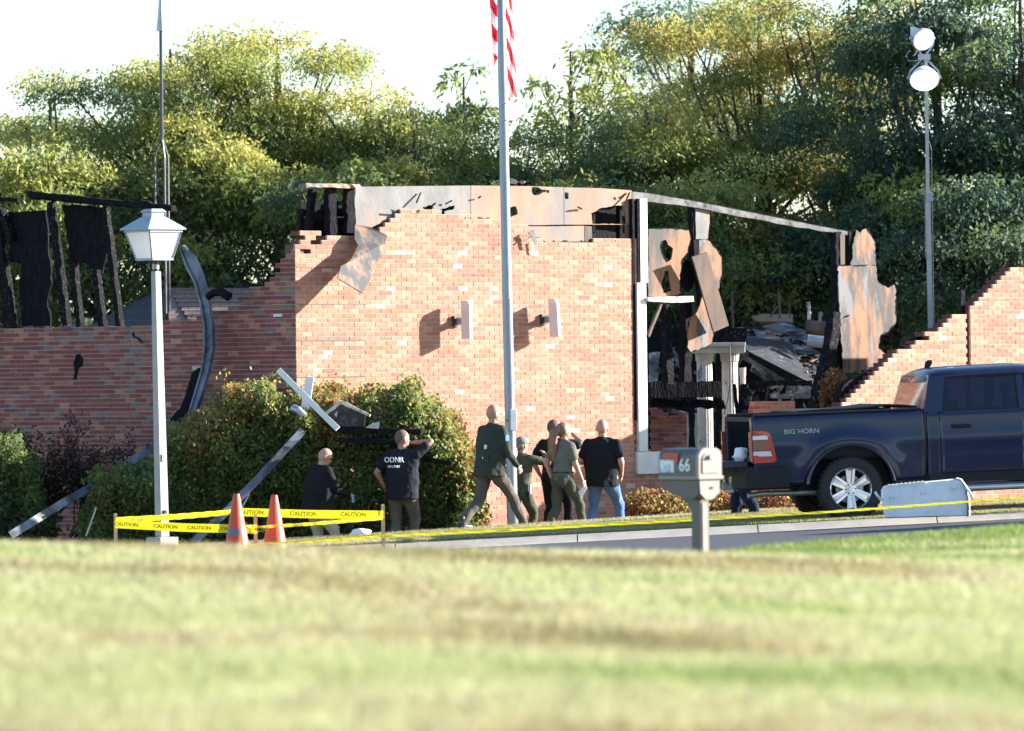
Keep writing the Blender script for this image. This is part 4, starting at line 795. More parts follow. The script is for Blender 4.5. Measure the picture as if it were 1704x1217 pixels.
mb = MB(); mb.slab([[P(x, y, 81.5) for x, y in ((556, 690), (562, 684), (560, 695))]], (0, -1, 0), .02); mb.slab([[P(x, y, 81.4) for x, y in ((608, 712), (620, 704), (632, 702), (630, 714))]], (0, -1, 0), .02); mb.build('flashing_scrap', 'galv', fz)
for (a, b, w_, lb) in (((556, 714), (702, 719), .075, 'upper black charred beam lying level in the hedge'), ((562, 733), (700, 737), .07, 'lower black charred beam lying level in the hedge'), ((688, 758), (752, 772), .06, 'short charred stick poking from the hedge right of the raised arm')):
    mb = MB(); mb.rag(P(*a, 81.7), P(*b, 81.6), w_, .1, seg=12, j=.35); tag(mb.build('charred_beam', 'char', None), lb, 'beam')
mb = MB()
for i in range(9): mb.rag(P(590 + i * 11, 722, 81.75), P(588 + i * 12, 735, 81.7), .03, .05, seg=3, j=.4)
tag(mb.build('charred_lath', 'char', None), 'row of short charred laths between the two level beams', 'debris')
for (a, b, D) in (((160, 845), (143, 892), 80.6), ((415, 822), (400, 850), 80.6)):
    mb = MB(); mb.beam(P(*a, D), P(*b, D), .02, .02); tag(mb.build('thin_strip', 'galv', None), 'thin metal strip leaning in shade %s' % ('below the left gutter' if a[0] < 200 else 'beside the left cone'), 'strip')

tree('unseen_shade_caster', 'unseen leafy tree added outside the right edge to shade the road', 2720, 470, 4.6, 850, 70.6, ['lf_dark', 'lf_green', 'lf_yg'], [3, 3, 1], 12000, 30, seed=5, ll=.2, lw=.11, group=None)  # out of view, added only to throw shade onto the road
# ------------------------------------------------------------------ street lamp
lp = P(269, 905, 78.2); zb = gz(lp.x, 78.2) - .02; tp = P(260, 440, 78.2)
lamp = thing('street_lamp', (lp.x, 78.2, zb), 'tall square post lamp with white lantern and pale blue-grey cap', 'street lamp')
U = (tp - Vector((lp.x, 78.2, P(269, 905, 78.2).z))).normalized()
a45 = lambda s, c, dz, r0=R(40): [c + Vector((math.cos(r0 + k * math.pi / 2 - math.pi) * s, math.sin(r0 + k * math.pi / 2 - math.pi) * s, dz)) for k in range(4)]
def frus(mb, secs, rr=R(-4), mi=0):
    rings = [[c + Vector((math.cos(rr + k * math.pi / 2) * s, math.sin(rr + k * math.pi / 2) * s, 0)) for k in range(4)] for c, s in secs]; mb.loft(rings, mi)
b0 = Vector((lp.x, 78.2, zb)); pb = P(269, 893, 78.2)
mb = MB(); frus(mb, [(P(270, 893, 78.2), .10), (P(259.5, 452, 78.2), .069)]); mb.build('post', 'postgrey', lamp, bevel=.006)
mb = MB(); frus(mb, [(b0 - Vector((0, 0, .3)), .225), (P(270, 894, 78.2), .225)]); mb.build('base_block', 'concrete', lamp, bevel=.01)
mb = MB(); mb.tube([P(259, 453, 78.2), P(259, 434, 78.2)], .045, 12); mb.build('neck', 'darkmetal', lamp, True); mb = MB(); mb.tube([P(259, 448, 78.15), P(259, 440, 78.15)], .05, 12); mb.build('collar', 'alu', lamp, True)
L0, L1, L2, L3, L4, L5 = P(257, 432, 78.2), P(255, 385, 78.2), P(254.5, 383, 78.2), P(255, 361.5, 78.2), P(255, 354, 78.2), P(255, 348, 78.2)
mb = MB(); frus(mb, [(L0 + Vector((0, 0, .015)), .245), (L1, .385)]); mb.build('lantern_glass', 'lampglass', lamp)
rr = R(-4); mb = MB()
cor = lambda c, s, k: c + Vector((math.cos(rr + k * math.pi / 2) * s, math.sin(rr + k * math.pi / 2) * s, 0))
for k in range(4):
    mb.beam(cor(L0, .25, k), cor(L1, .392, k), .022, .022); mb.beam(cor(L0, .252, k), cor(L0, .252, k + 1), .03, .03); mb.beam(cor(L1, .393, k), cor(L1, .393, k + 1), .03, .03)
mb.box(L0 - Vector((0, 0, .005)), (.34, .34, .02), (math.cos(R(41)), math.sin(R(41)), 0), (-math.sin(R(41)), math.cos(R(41)), 0)); mb.build('lantern_frame', 'lamproof', lamp)
mb = MB(); frus(mb, [(L2, .46), (L2 + Vector((0, 0, .018)), .46), (L3, .175)]); mb.build('roof', 'lamproof', lamp)
mb = MB(); frus(mb, [(L3 - Vector((0, 0, .01)), .15), (L4, .15)]); mb.build('vent_neck', 'lamproof', lamp); mb = MB(); frus(mb, [(L4, .17), (L4 + Vector((0, 0, .01)), .185), (L5, .13)]); mb.build('cap', 'lamproof', lamp)
fc = Vector((math.cos(R(-9)), math.sin(R(-9)), 0)); sN = Vector((math.cos(R(-9 - 0)), math.sin(R(-9)), 0)); fN = Vector((math.cos(rr - math.pi / 4), math.sin(rr - math.pi / 4), 0)); fS = Vector((0, 0, 1)).cross(fN)
for y, h, m_, nm in ((762, .10, 'metalwhite', 'outlet_cover'), (852, .045, 'blackplastic', 'hand_hole')):
    s = lerp(.069, .10, (y - 452) / 441) * math.cos(math.pi / 4); c = P(269, y, 78.2); c = Vector((lerp(P(259.5, 452, 78.2).x, P(270, 893, 78.2).x, (y - 452) / 441), 78.2, c.z)); q = rr - math.pi / 4
    N_ = min((Vector((math.cos(rr + math.pi / 4 + k * math.pi / 2), math.sin(rr + math.pi / 4 + k * math.pi / 2), 0)) for k in range(4)), key=lambda v: v.y - v.x * .9)
    S_ = Vector((0, 0, 1)).cross(N_); mb = MB(); mb.box(c + N_ * (s + .008), (.055, .016, h), S_, N_); mb.build(nm, m_, lamp, bevel=.003)
    if nm == 'outlet_cover':
        for dz in (-.022, .022): mb = MB(); mb.box(c + N_ * (s + .018) + Vector((0, 0, dz)), (.012, .006, .018), S_, N_); mb.build('socket', 'blackplastic', lamp)
# ------------------------------------------------------------------ flagpole and flag
fpole = thing('flagpole', P(853, 880, 81.2), 'tall aluminium flagpole rising out of the frame among the people', 'flagpole')
g0 = Vector((P(854, 880, 81.2).x, 81.2, gz(P(854, 880, 81.2).x, 81.2) - .02))
mb = MB(); mb.tube([g0, P(852, 830, 81.2), P(843.5, 480, 81.2), P(836, 120, 81.2), P(832, -120, 81.2)], [.079, .078, .070, .064, .055], 24); mb.build('pole', 'alu', fpole, 'all')
mb = MB(); mb.tube([P(852.5, 680, 81.1), P(848.5, 498, 81.1)], .018, 8); mb.build('conduit', 'metalwhite', fpole, True)
bx = P(852.5, 699, 81.08); mb = MB(); mb.box(bx, (.11, .09, .31), (.9, .43, 0), (-.43, .9, 0)); mb.build('junction_box', 'alu', fpole, bevel=.012)
mb = MB(); mb.tube([P(843, 700, 81.1), P(846, 700, 81.08)], .012, 6); mb.build('cleat', 'darkmetal', fpole)
mb = MB()
for y in (585, 200, 172, 560): c = P(lerp(832, 853, (y + 120) / 950) , y, 81.2); mb.tube([c - Vector((0, 0, .006)), c + Vector((0, 0, .006))], [.074, .074], 24)
mb.build('pole_band', 'galv', fpole)
flag = thing('flag', P(836, 0, 81.3), 'red and white striped flag hanging in folds behind the flagpole', 'flag')
def drape(xl, xr, y0, y1, D, folds, ph, red0, slant, sw, taper):
    """hanging cloth split in stripes that run steeply down the folds"""
    nu, nv = 28, 60; gx = []
    for j in range(nv + 1):
        v = j / nv; row = []
        for i in range(nu + 1):
            u = i / nu; e = lerp(xl[0], xl[1], v), lerp(xr[0], xr[1], v); x = lerp(e[0], e[1], u); yend = lerp(y1, y1 - taper, abs(u - .75) if ph > 0 else u); y = lerp(y0, yend, v)
            row.append(P(x, y, D + .09 * math.sin(u * folds + ph + v * 1.5)))
        gx.append(row)
    out = [MB(), MB()]
    for j in range(nv):
        for i in range(nu):
            u, v = (i + .5) / nu, (j + .5) / nv; y = lerp(y0, y1, v); s = math.floor((y - slant * u * 28 + 400) / sw + red0); q = [gx[j][i], gx[j][i + 1], gx[j + 1][i + 1], gx[j + 1][i]]; out[s % 2].add(q, [(0, 3, 2, 1)])
    for k, (nm, m_) in enumerate((('red_stripes', 'flagred'), ('white_stripes', 'flagwhite'))):
        bm = bmesh.new(); me = out[k].mesh('x'); bm.from_mesh(me); bmesh.ops.remove_doubles(bm, verts=bm.verts, dist=1e-4); bm.to_mesh(me); bm.free(); finish(me, nm, [m_], flag, 'all')
drape((838, 846), (849, 861), -60, 161, 81.35, 5, .5, 0, 1.9, 25, -10)
drape((811, 822), (832, 838), -60, 112, 81.42, 4, -1, .5, 2.0, 25, 40)
# ------------------------------------------------------------------ light tower behind the right wall
lt = thing('light_tower', P(1549, 560, 93.5), 'telescopic mast with two lit flood lamps rising behind the right wing wall', 'light tower')
mb = MB(); mb.tube([P(1541, 100, 93.5), P(1544, 335, 93.5)], .040, 4); mb.build('upper_mast', 'galv', lt); mb = MB(); mb.tube([P(1544, 330, 93.5), P(1549, 575, 93.5)], .058, 4); mb.build('lower_mast', 'galv', lt)
mb = MB(); mb.box(P(1549, 328, 93.4), (.06, .1, .14)); mb.build('latch', 'alu', lt)
mb = MB(); mb.tube([P(1551, 322, 93.4), P(1554, 550, 93.4)], .005, 5); mb.tube([P(1539, 335, 93.4), P(1540, 430, 93.4)], .005, 5); mb.tube([P(1546, 235, 93.4), P(1550, 250, 93.4), P(1551, 322, 93.4)], .005, 5); mb.build('cable', 'darkmetal', lt)
hub = P(1538, 95, 93.4); mb = MB(); mb.box(hub, (.20, .12, .09)); mb.build('mounting_hub', 'galv', lt)
def flood(c, n, rx, back, label, yoke):
    n = Vector(n).normalized(); X = Vector((0, 0, 1)).cross(n).normalized(); Y = n.cross(X); rings = []
    hd = bpy.data.objects.new('flood_lamp', None); COL.objects.link(hd); hd.parent = lt; ORG[hd] = ORG[lt]; hd['label'] = label
    for d, s in ((-.24, .30), (-.2, .55), (-.08, .9), (-.02, 1), (0, 1.04), (.012, 1.02)): rings.append([c + n * d + (X * math.cos(a) + Y * math.sin(a)) * rx * s for a in [2 * math.pi * k / 32 for k in range(32)]])
    mb = MB(); mb.loft(rings); mb.build('reflector_housing', 'metalwhite', hd, True)
    mb = MB(); mb.loft([[c + n * d + (X * math.cos(a) + Y * math.sin(a)) * rx * .93 for a in [2 * math.pi * k / 32 for k in range(32)]] for d in (.013, .02)]); mb.build('lens', 'glow', hd)
    mb = MB()
    for s in (-1, 1): e = c + X * s * (rx + .03) - n * .05; mid = hub.lerp(e, .25) + X * s * .10; mb.beam(hub, e.lerp(hub, .35) + X * s * .05, .028, .02); mb.beam(e.lerp(hub, .35) + X * s * .05, e, .028, .02); mb.tube([e - X * s * .04, e + X * s * .02], .025, 8)
    mb.build('yoke', 'alu', hd)
flood(P(1537, 66, 93.3), (.38, -.80, -.45), .185, 1, 'upper flood lamp tilted to the left', 1)
flood(P(1538, 133, 93.2), (-.02, -.72, -.70), .235, 1, 'lower wider flood lamp', 1)
mb = MB(); q = P(1519, 62, 93.3); mb.slab([[P(1515, 45, 93.3), P(1520, 44, 93.3), P(1545, 54, 93.3), P(1524, 58, 93.3), P(1516, 66, 93.3)]], (0, -1, .2), .03); mb.build('lamp_visor', 'metalwhite', lt)
mb = MB(); mb.tube([P(1526, 84, 93.2), P(1522, 92, 93.2), P(1519, 93, 93.2)], .008, 5); mb.tube([P(1532, 100, 93.2), P(1512, 102, 93.2), P(1508, 92, 93.2), P(1514, 84, 93.2)], .005, 5); mb.build('lamp_cable', 'alu', lt)
# ------------------------------------------------------------------ stakes, cones, caution tape
def stake(px, y0, D, label):
    x = P(px, y0, D).x; z1 = P(px, y0, D).z; z0 = gz(x, D) - .06; o = MB(); t0 = thing('wooden_stake', (x, D, z0), label, 'stake', 'wooden stakes holding the caution tape')
    o.box((x, D, (z0 + z1 - .03) / 2), (.042, .03, z1 - z0 - .03), (.96, .26, 0), (-.26, .96, 0)); o.box((x, D, z1 - .02), (.042, .03, .02), (.96, .26, 0), (-.26, .96, 0), taper=.6); o.build('stick', 'stake', t0); return Vector((x, D, z1))
sA = stake(192, 853, 70.6, 'leftmost wooden stake, left of the lamp post'); sB = stake(425, 855, 69.6, 'wooden stake between the two orange cones'); sC = stake(637, 838, 71.2, 'rightmost wooden stake in front of the man with raised arm'); sD = stake(389, 843, 72.6, 'wooden stake hidden behind the left orange cone')
mb = MB()
def at_(px, y, D): return P(px, y, D)
def tape(name, pts, w, label, words=(), group='caution tape around the stakes', twist=None, wsize=.075, sag=0):
    """flat plastic ribbon following pts (x,y,D), with lettering parts at given spans"""
    t0 = thing(name, P(*pts[0]), label, 'caution tape', group); pp = [P(*p) for p in pts]; Ls = [0]
    for a, b in zip(pp, pp[1:]): Ls.append(Ls[-1] + (b - a).length)
    n = max(8, int(Ls[-1] / .08)); C_ = []
    for i in range(n + 1):
        s = Ls[-1] * i / n; k = min(len(pp) - 2, max(j for j in range(len(pp)) if Ls[j] <= s + 1e-9)); t = (s - Ls[k]) / (Ls[k + 1] - Ls[k]); C_.append(pp[k].lerp(pp[k + 1], t) - Vector((0, 0, sag * 4 * (i / n) * (1 - i / n))))
    vs = []; th = .0012
    for i, c in enumerate(C_):
        T_ = (C_[min(i + 1, n)] - C_[max(i - 1, 0)]).normalized(); tw = (twist(i / n) if twist else 0); Up = Vector((0, 0, 1)); Up = (Up - T_ * Up.dot(T_)).normalized(); Nn = T_.cross(Up); Up = Up * math.cos(tw) + Nn * math.sin(tw); Nn = T_.cross(Up)
        rp_ = .004 * math.sin(i * 1.7) ; vs += [c + Up * w / 2 + Nn * (th + rp_), c - Up * w / 2 + Nn * (th - rp_), c - Up * w / 2 - Nn * (th + rp_), c + Up * w / 2 - Nn * (th - rp_)]
    m_ = MB(); m_.add(vs, [(4 * i + k, 4 * i + (k + 1) % 4, 4 * i + 4 + (k + 1) % 4, 4 * i + 4 + k) for i in range(n) for k in range(4)]); m_.build('ribbon', 'tape', t0)
    for (s, txt) in words:
        i = int(s * n); a, b = C_[max(0, i - 2)], C_[min(n, i + 2)]; T_ = (b - a).normalized(); Up = Vector((0, 0, 1)); Up = (Up - T_ * Up.dot(T_)).normalized(); Nf = T_.cross(Up)
        if Nf.y > 0: Nf = -Nf
        lettering(txt, wsize, C_[i] + Nf * .006, T_, Up, 'tapeink', t0, sx=1.25)
    return t0
tape('caution_tape', [(192, 866, 70.55), (290, 859, 71.2), (392, 851.5, 72.5)], .085, 'yellow caution tape run from the leftmost stake back behind the left cone', [(.13, 'CAUTION')], twist=lambda t: .5 + .2 * t, sag=.01)
tape('caution_tape', [(192, 872, 70.55), (300, 878, 70.1), (412, 881, 69.6), (425, 881, 69.55)], .105, 'front yellow caution tape with clear CAUTION lettering, passing before the lamp post', [(.10, 'CAUTION'), (.36, 'CAUTION'), (.60, 'CAUTION'), (.84, 'CAUTION')], wsize=.062)
tape('caution_tape', [(389, 852, 72.5), (520, 856, 71.9), (637, 857, 71.15)], .105, 'upper yellow caution tape from behind the left cone to the right stake', [(.13, 'CAUTION'), (.45, 'CAUTION'), (.8, 'CAUTION')], sag=0)
tape('caution_tape', [(425, 878, 69.55), (520, 872, 70.2), (637, 862, 71.15)], .05, 'narrow twisted caution tape below the upper one, ending at the right stake', [], twist=lambda t: .9 - .6 * t)
tape('caution_tape', [(394, 874, 69.6), (412, 878, 69.4), (427, 876, 69.5), (414, 884, 69.45), (428, 887, 69.5)], .06, 'bunched knot of caution tape tied round the middle stake', [(.5, 'CAUTION')], twist=lambda t: math.sin(t * 20))
tape('caution_tape', [(150, 925, 69.2), (330, 913, 69.2), (637, 893, 69.6), (850, 883, 69.8), (1000, 874, 70.0), (1140, 866.5, 70.1), (1300, 857, 70.2), (1370, 853, 70.2), (1600, 836, 70.6), (1780, 822, 70.8)], .050, 'long low caution tape stretched across the whole street in front of the truck wheel', [(.18, 'CAUTION'), (.3, 'CAUTION'), (.42, 'CAUTION')], group=None, wsize=.03, twist=lambda t: -1.0)
tape('caution_tape', [(300, 917, 69.1), (640, 889, 69.4), (860, 879, 69.7), (1100, 866, 70.0), (1210, 861.5, 70.1)], .014, 'second thin strand of caution tape just above the long low one', [], group=None)
def cone(px, D, label, band, top):
    x = P(px, 870, D).x; z1 = P(px, top, D).z; z0 = z1 - .74; t0 = thing('traffic_cone', (x, D, z0), label, 'traffic cone', 'orange traffic cones')
    def rng_(r, z): return [Vector((x + math.cos(a) * r, D + math.sin(a) * r, z)) for a in [2 * math.pi * k / 28 for k in range(28)]]
    mb = MB(); mb.loft([rng_(.165, z0 + .03), rng_(.155, z0 + .06), rng_(.04, z1 - .012), rng_(.034, z1), rng_(.026, z1), rng_(.03, z1 - .05)]); mb.build('cone_body', 'cone', t0, True)
    mb = MB(); mb.box((x, D, z0 + .015), (.37, .37, .03)); mb.build('base_plate', 'cone', t0, bevel=.01)
    if band:
        mb = MB(); ra = lambda z: lerp(.158, .042, (z - z0 - .06) / (z1 - z0 - .07)); za, zc = z1 - .50, z1 - .42; mb.loft([rng_(ra(za), za), rng_(ra(zc), zc)], closed=True); mb.build('reflective_band', 'reflect', t0, True)
cone(394, 69.3, 'left orange traffic cone with grey reflective band', True, 822); cone(457, 69.9, 'right orange traffic cone without reflective band', False, 824)
mb = MB(); c = P(600, 888, 77.6); r8 = random.Random(8)
bmx = bmesh.new(); bmesh.ops.create_icosphere(bmx, subdivisions=3, radius=1)
for v in bmx.verts: f_ = 1 + .22 * math.sin(v.co.x * 5 + v.co.y * 3) * math.cos(v.co.z * 4 + 1); v.co = Vector((v.co.x * .14 * f_, v.co.y * .1, v.co.z * .07 * f_)) + c
me = bpy.data.meshes.new('bag'); bmx.to_mesh(me); bmx.free(); tag(finish(me, 'plastic_bag', ['paper'], None, 'all'), 'crumpled white plastic bag on the grass left of the man with raised arm', 'bag')
# ------------------------------------------------------------------ mailbox
MD = 52.0; mx = P(1170, 900, MD).x; mz = gz(mx, MD); k_ = 9467 / MD
mbx = thing('mailbox', (mx, MD, mz), 'grey-brown plastic mailbox on a square post with red flag and house number 66', 'mailbox')
phi = R(50); FX = Vector((math.cos(phi), -math.sin(phi), 0)); SX = Vector((math.sin(phi), math.cos(phi), 0)); SX = Vector((-FX.y, FX.x, 0)); Zv = Vector((0, 0, 1))   # FX points out of the door end
Lb = 62 / k_ / math.cos(phi); Wb = 40 / k_ / math.sin(phi)
fcen = P(1180, 770, MD); fcen = Vector((fcen.x, MD, P(1180, 793, MD).z)); ctr = fcen - FX * Lb / 2
Hh = 47 / k_
def arch(w, h, rt, n=8):
    o = [(-w / 2, 0), (-w / 2, h - rt)]
    o += [(-w / 2 + rt - rt * math.cos(a), h - rt + rt * math.sin(a)) for a in [math.pi / 2 * i / n for i in range(1, n + 1)]]
    o += [(w / 2 - rt + rt * math.sin(a), h - rt + rt * math.cos(a)) for a in [math.pi / 2 * i / n for i in range(0, n)]]
    return o + [(w / 2, h - rt), (w / 2, 0)]
def ringm(sec, off, dz=0): return [ctr + FX * off + SX * a + Zv * (b + dz) for a, b in sec]
mb = MB(); mb.loft([ringm(arch(Wb, Hh, .085), -Lb / 2), ringm(arch(Wb, Hh, .085), Lb / 2 - .02)]); mb.build('box_shell', 'mailbox', mbx, True)
mb = MB(); mb.loft([ringm(arch(Wb * 1.03, Hh * 1.02, .09), Lb / 2 - .02), ringm(arch(Wb * 1.03, Hh * 1.02, .09), Lb / 2 + .006), ringm(arch(Wb * .98, Hh, .085), Lb / 2 + .015)]); mb.build('door', 'mailfront', mbx, True)
mb = MB(); mb.loft([ringm([(a * 1, b + .03) for a, b in arch(Wb * .72, Hh * .72, .06)], Lb / 2 + .012), ringm([(a, b + .03) for a, b in arch(Wb * .70, Hh * .70, .06)], Lb / 2 + .024)]); mb.build('door_panel', 'mailfront', mbx, True)
mb = MB(); mb.box(ctr + FX * (Lb / 2 + .04) + SX * (-.01) + Zv * (Hh * .70), (.03, .07, .035), FX, SX, Zv, taper=.6); mb.build('door_handle', 'mailfront', mbx, bevel=.006)
mb = MB(); mb.box(ctr + Zv * -.012 + FX * .01, (Lb + .03, Wb * 1.06, .035), FX, SX, Zv); mb.build('rim', 'mailfront', mbx, bevel=.008)
mb = MB(); A_ = [ctr + FX * x + SX * (s * w) + Zv * z for (x, z, w) in ((-Lb / 2 + .02, -.03, .46), (Lb / 2 - .01, -.03, .46)) for s in (-Wb, Wb)]
prof = [(-Lb / 2 + .02, -.03), (Lb / 2, -.03), (Lb / 2 - .005, -.16), (Lb / 2 - .03, -.185), (Lb / 2 - .06, -.20), (Lb / 2 - .09, -.215), (Lb / 2 - .2, -.20), (-Lb / 2 + .10, -.14)]
mb.loft([[ctr + FX * x + SX * s * Wb * .46 + Zv * z for x, z in prof] for s in (-1, 1)]); mb.build('newspaper_skirt', 'mailbox', mbx, bevel=.008)
mb = MB(); pr = [(-.43, -.035), (.43, -.035), (.40, -.155), (.26, -.18), (.20, -.20), (.05, -.215), (-.2, -.205), (-.40, -.155)]
mb.slab([[ctr + FX * (Lb / 2 + .006) + SX * a * Wb + Zv * b for a, b in pr]], FX, .012); mb.build('skirt_front', 'mailfront', mbx)
mb = MB(); mb.box(ctr + FX * (Lb / 2 + .008) + SX * (.02 * 1) + Zv * -.105, (.01, .035, .018), FX, SX, Zv); mb.build('slot', 'blackplastic', mbx)
pc = Vector((mx, MD, 0)); pc = ctr + FX * (Lb / 2 - .13); ptop = ctr.z - .17; rot = [(-.5, -.5), (.5, -.5), (.5, .5), (-.5, .5)]
pw_ = .118
mb = MB(); mb.box(Vector((pc.x, pc.y, (ptop + mz - .1) / 2)), (pw_, pw_, ptop - mz + .1), FX, SX); mb.build('post', 'mailbox', mbx, bevel=.01)
mb = MB(); mb.box(Vector((pc.x, pc.y, (ptop + mz - .1) / 2 - .02)) + FX * (pw_ / 2 + .004), (.008, pw_ * .55, ptop - mz + .0), FX, SX); mb.build('post_rib', 'mailfront', mbx, bevel=.002)
mb = MB(); prof = [(0, -.16), (-.32, -.16)] + [(-.32 + .32 * math.sin(a) - .0, -.16 - .30 * (1 - math.cos(a))) for a in [math.pi / 2 * i / 8 for i in range(1, 9)]]
mb.loft([[Vector((pc.x, pc.y, 0)) + FX * (x - pw_ / 2 + .005) + SX * s * .035 + Zv * (ctr.z + z) for x, z in prof] for s in (-1, 1)]); mb.build('corbel', 'mailbox', mbx)
SN = -SX if SX.y > 0 else SX   # camera-facing side
sp = lambda u, z, d=.004: ctr + FX * u + SN * (Wb / 2 + d) + Zv * z
mb = MB(); mb.slab([[sp(a, b, .014) for a, b in ((-.19, .215), (.015, .215), (.015, .16), (-.005, .105), (-.03, .105), (-.045, .165), (-.19, .165))]], SN, .01); mb.build('signal_flag', 'red', mbx)
lettering('66', .165, sp(.095, .10, .005), FX, Zv, 'plasticwhite', mbx, 'house_number', .003, sx=.95)
mb = MB(); mb.box(sp(-.155, .095, .001), (.19, .004, .115), FX, SN, Zv); mb.build('sticker', mat('landscape_sticker', (.35, .48, .62), .4, c2=(.75, .8, .85), scale=14, contrast=(.45, .55), c3=(.06, .08, .09), scale3=11, con3=(.58, .62)), mbx)
# ------------------------------------------------------------------ white cooler on the kerb
cb = [P(x, y, 71.9) for x, y in ((1472, 863), (1466, 830), (1466, 815), (1472, 809), (1530, 803), (1590, 797.5), (1600, 800), (1607, 812), (1610, 830), (1611, 859))]
ck = thing('cooler', (P(1540, 860, 72).x, 72.0, P(1540, 862, 72).z), 'large white hard cooler tipped on its side between truck wheel and street', 'cooler')
Yc = Vector((.1, 1, 0)).normalized(); cc = sum(cb, Vector()) / len(cb)
mb = MB(); mb.loft([[cc + (p - cc) * s + Yc * d for p in cb] for s, d in ((.95, -.02), (.985, -.005), (1, .02), (1, .36), (.96, .40))]); mb.build('body', 'plasticwhite', ck, True)
mb = MB(); mb.loft([[P(x, y, 71.84) + Yc * d for d in (0, .48)] for x, y in ((1591, 796), (1599, 798), (1609, 812), (1613, 830), (1613, 859), (1609, 860), (1608, 832), (1604, 815), (1596, 803))], closed=False); mb.build('lid_rim', 'plasticwhite', ck)
mb = MB(); 
for i in range(9): a, b = P(1480 + i * 7, 808.5 - i * .75, 71.85), P(1483 + i * 7, 808 - i * .75, 71.85); mb.box((a + b) / 2 + Vector((0, .15, 0)), (.026, .3, .02))
mb.build('rib', 'plasticwhite', ck)
for x, y in ((1484, 826), (1536, 819), (1588, 811)): mb = MB(); c = P(x, y, 71.84); mb.beam(c + Vector((-.03, 0, .0)), c + Vector((-.03, 0, -.03)), .006, .01); mb.beam(c + Vector((-.03, 0, -.03)), c + Vector((.03, 0, -.026)), .006, .01); mb.beam(c + Vector((.03, 0, .004)), c + Vector((.03, 0, -.026)), .006, .01); mb.build('latch_mark', 'galv', ck)
mb = MB(); mb.tube([P(1608, 812, 71.9), P(1614, 820, 71.8), P(1619, 828, 71.8)], .018, 8); mb.build('rope_handle', 'plasticwhite', ck, True); mb = MB(); mb.tube([P(1466, 832, 71.9), P(1460, 825, 71.8), P(1456, 819, 71.8)], .016, 8); mb.build('rope_handle', 'plasticwhite', ck, True)
# ------------------------------------------------------------------ pickup truck
hx = P(1417, 825, 73.35); TH = R(8.5); TF = Vector((math.cos(TH), math.sin(TH), 0)); TL = Vector((-math.sin(TH), math.cos(TH), 0))
TZ = (TF.cross(TL)); TF = (TF + Vector((0, 0, .03))).normalized(); TZ = TF.cross(TL)
tg = P(1417, 867.5, 73.35); T0 = Vector((tg.x, tg.y, tg.z)) + TL * .95       # ground under rear axle centre
truck = thing('pickup_truck', T0, 'dark blue crew cab pickup with its tailgate down, parked at the kerb', 'pickup truck')
def tp_(x, y, z): return T0 + TF * x + TL * y + TZ * z
HW = 1.0
def yo(x, z, s):
    """half width of the body at height z (shoulder bulge, tucked sill, inward-leaning cab)"""
    b = HW - .055 * max(0, (.75 - z) / .35) - .02 * abs(z - 1.0) + .0
    if z > 1.36: b = .985 - (z - 1.36) * .36
    return s * b
def cols(name, x0, x1, zb, zt, matl, s, n=24, m=8, off=0, th=.03, parent=truck, bulge=None):
    xs_ = np.linspace(x0, x1, n + 1); rings = []; mb = MB(); vs = []
    for k in (0, 1):
        for x in xs_:
            a, b = zb(x) if callable(zb) else zb, zt(x) if callable(zt) else zt
            for j in range(m + 1):
                z = lerp(a, b, j / m); y = yo(x, z, s) + s * (off + (bulge(x, z) if bulge else 0)) - s * th * k; vs.append(tp_(x, y, z))
    N_ = (n + 1) * (m + 1); fs = []
    for i in range(n):
        for j in range(m):
            a = i * (m + 1) + j; fs.append((a, a + m + 1, a + m + 2, a + 1) if s < 0 else (a, a + 1, a + m + 2, a + m + 1)); a += N_; fs.append((a, a + 1, a + m + 2, a + m + 1) if s < 0 else (a, a + m + 1, a + m + 2, a + 1))
    for i in range(n):
        for j in (0, m): a = i * (m + 1) + j; b = a + m + 1; fs.append((a, b, b + N_, a + N_) if (j == 0) != (s < 0) else (a, a + N_, b + N_, b))
    for i in (0, n):
        for j in range(m): a = i * (m + 1) + j; fs.append((a, a + 1, a + 1 + N_, a + N_))
    mb.add(vs, fs); return mb.build(name, matl, parent, 'all')
def arch_z(x, base=.50, xa=0.0, ra=.56, zc=.42):
    d = abs(x - xa); return max(base, zc + math.sqrt(max(0, ra * ra - d * d)) if d < ra else base)
def abul(x, z):
    r = math.hypot(x, (z - .42)); v = .045 * math.exp(-((r - .66) / .11) ** 2) * (1 if z > .45 else 0); v += .018 * math.exp(-((z - 1.02) / .10) ** 2); return v
BF = .99
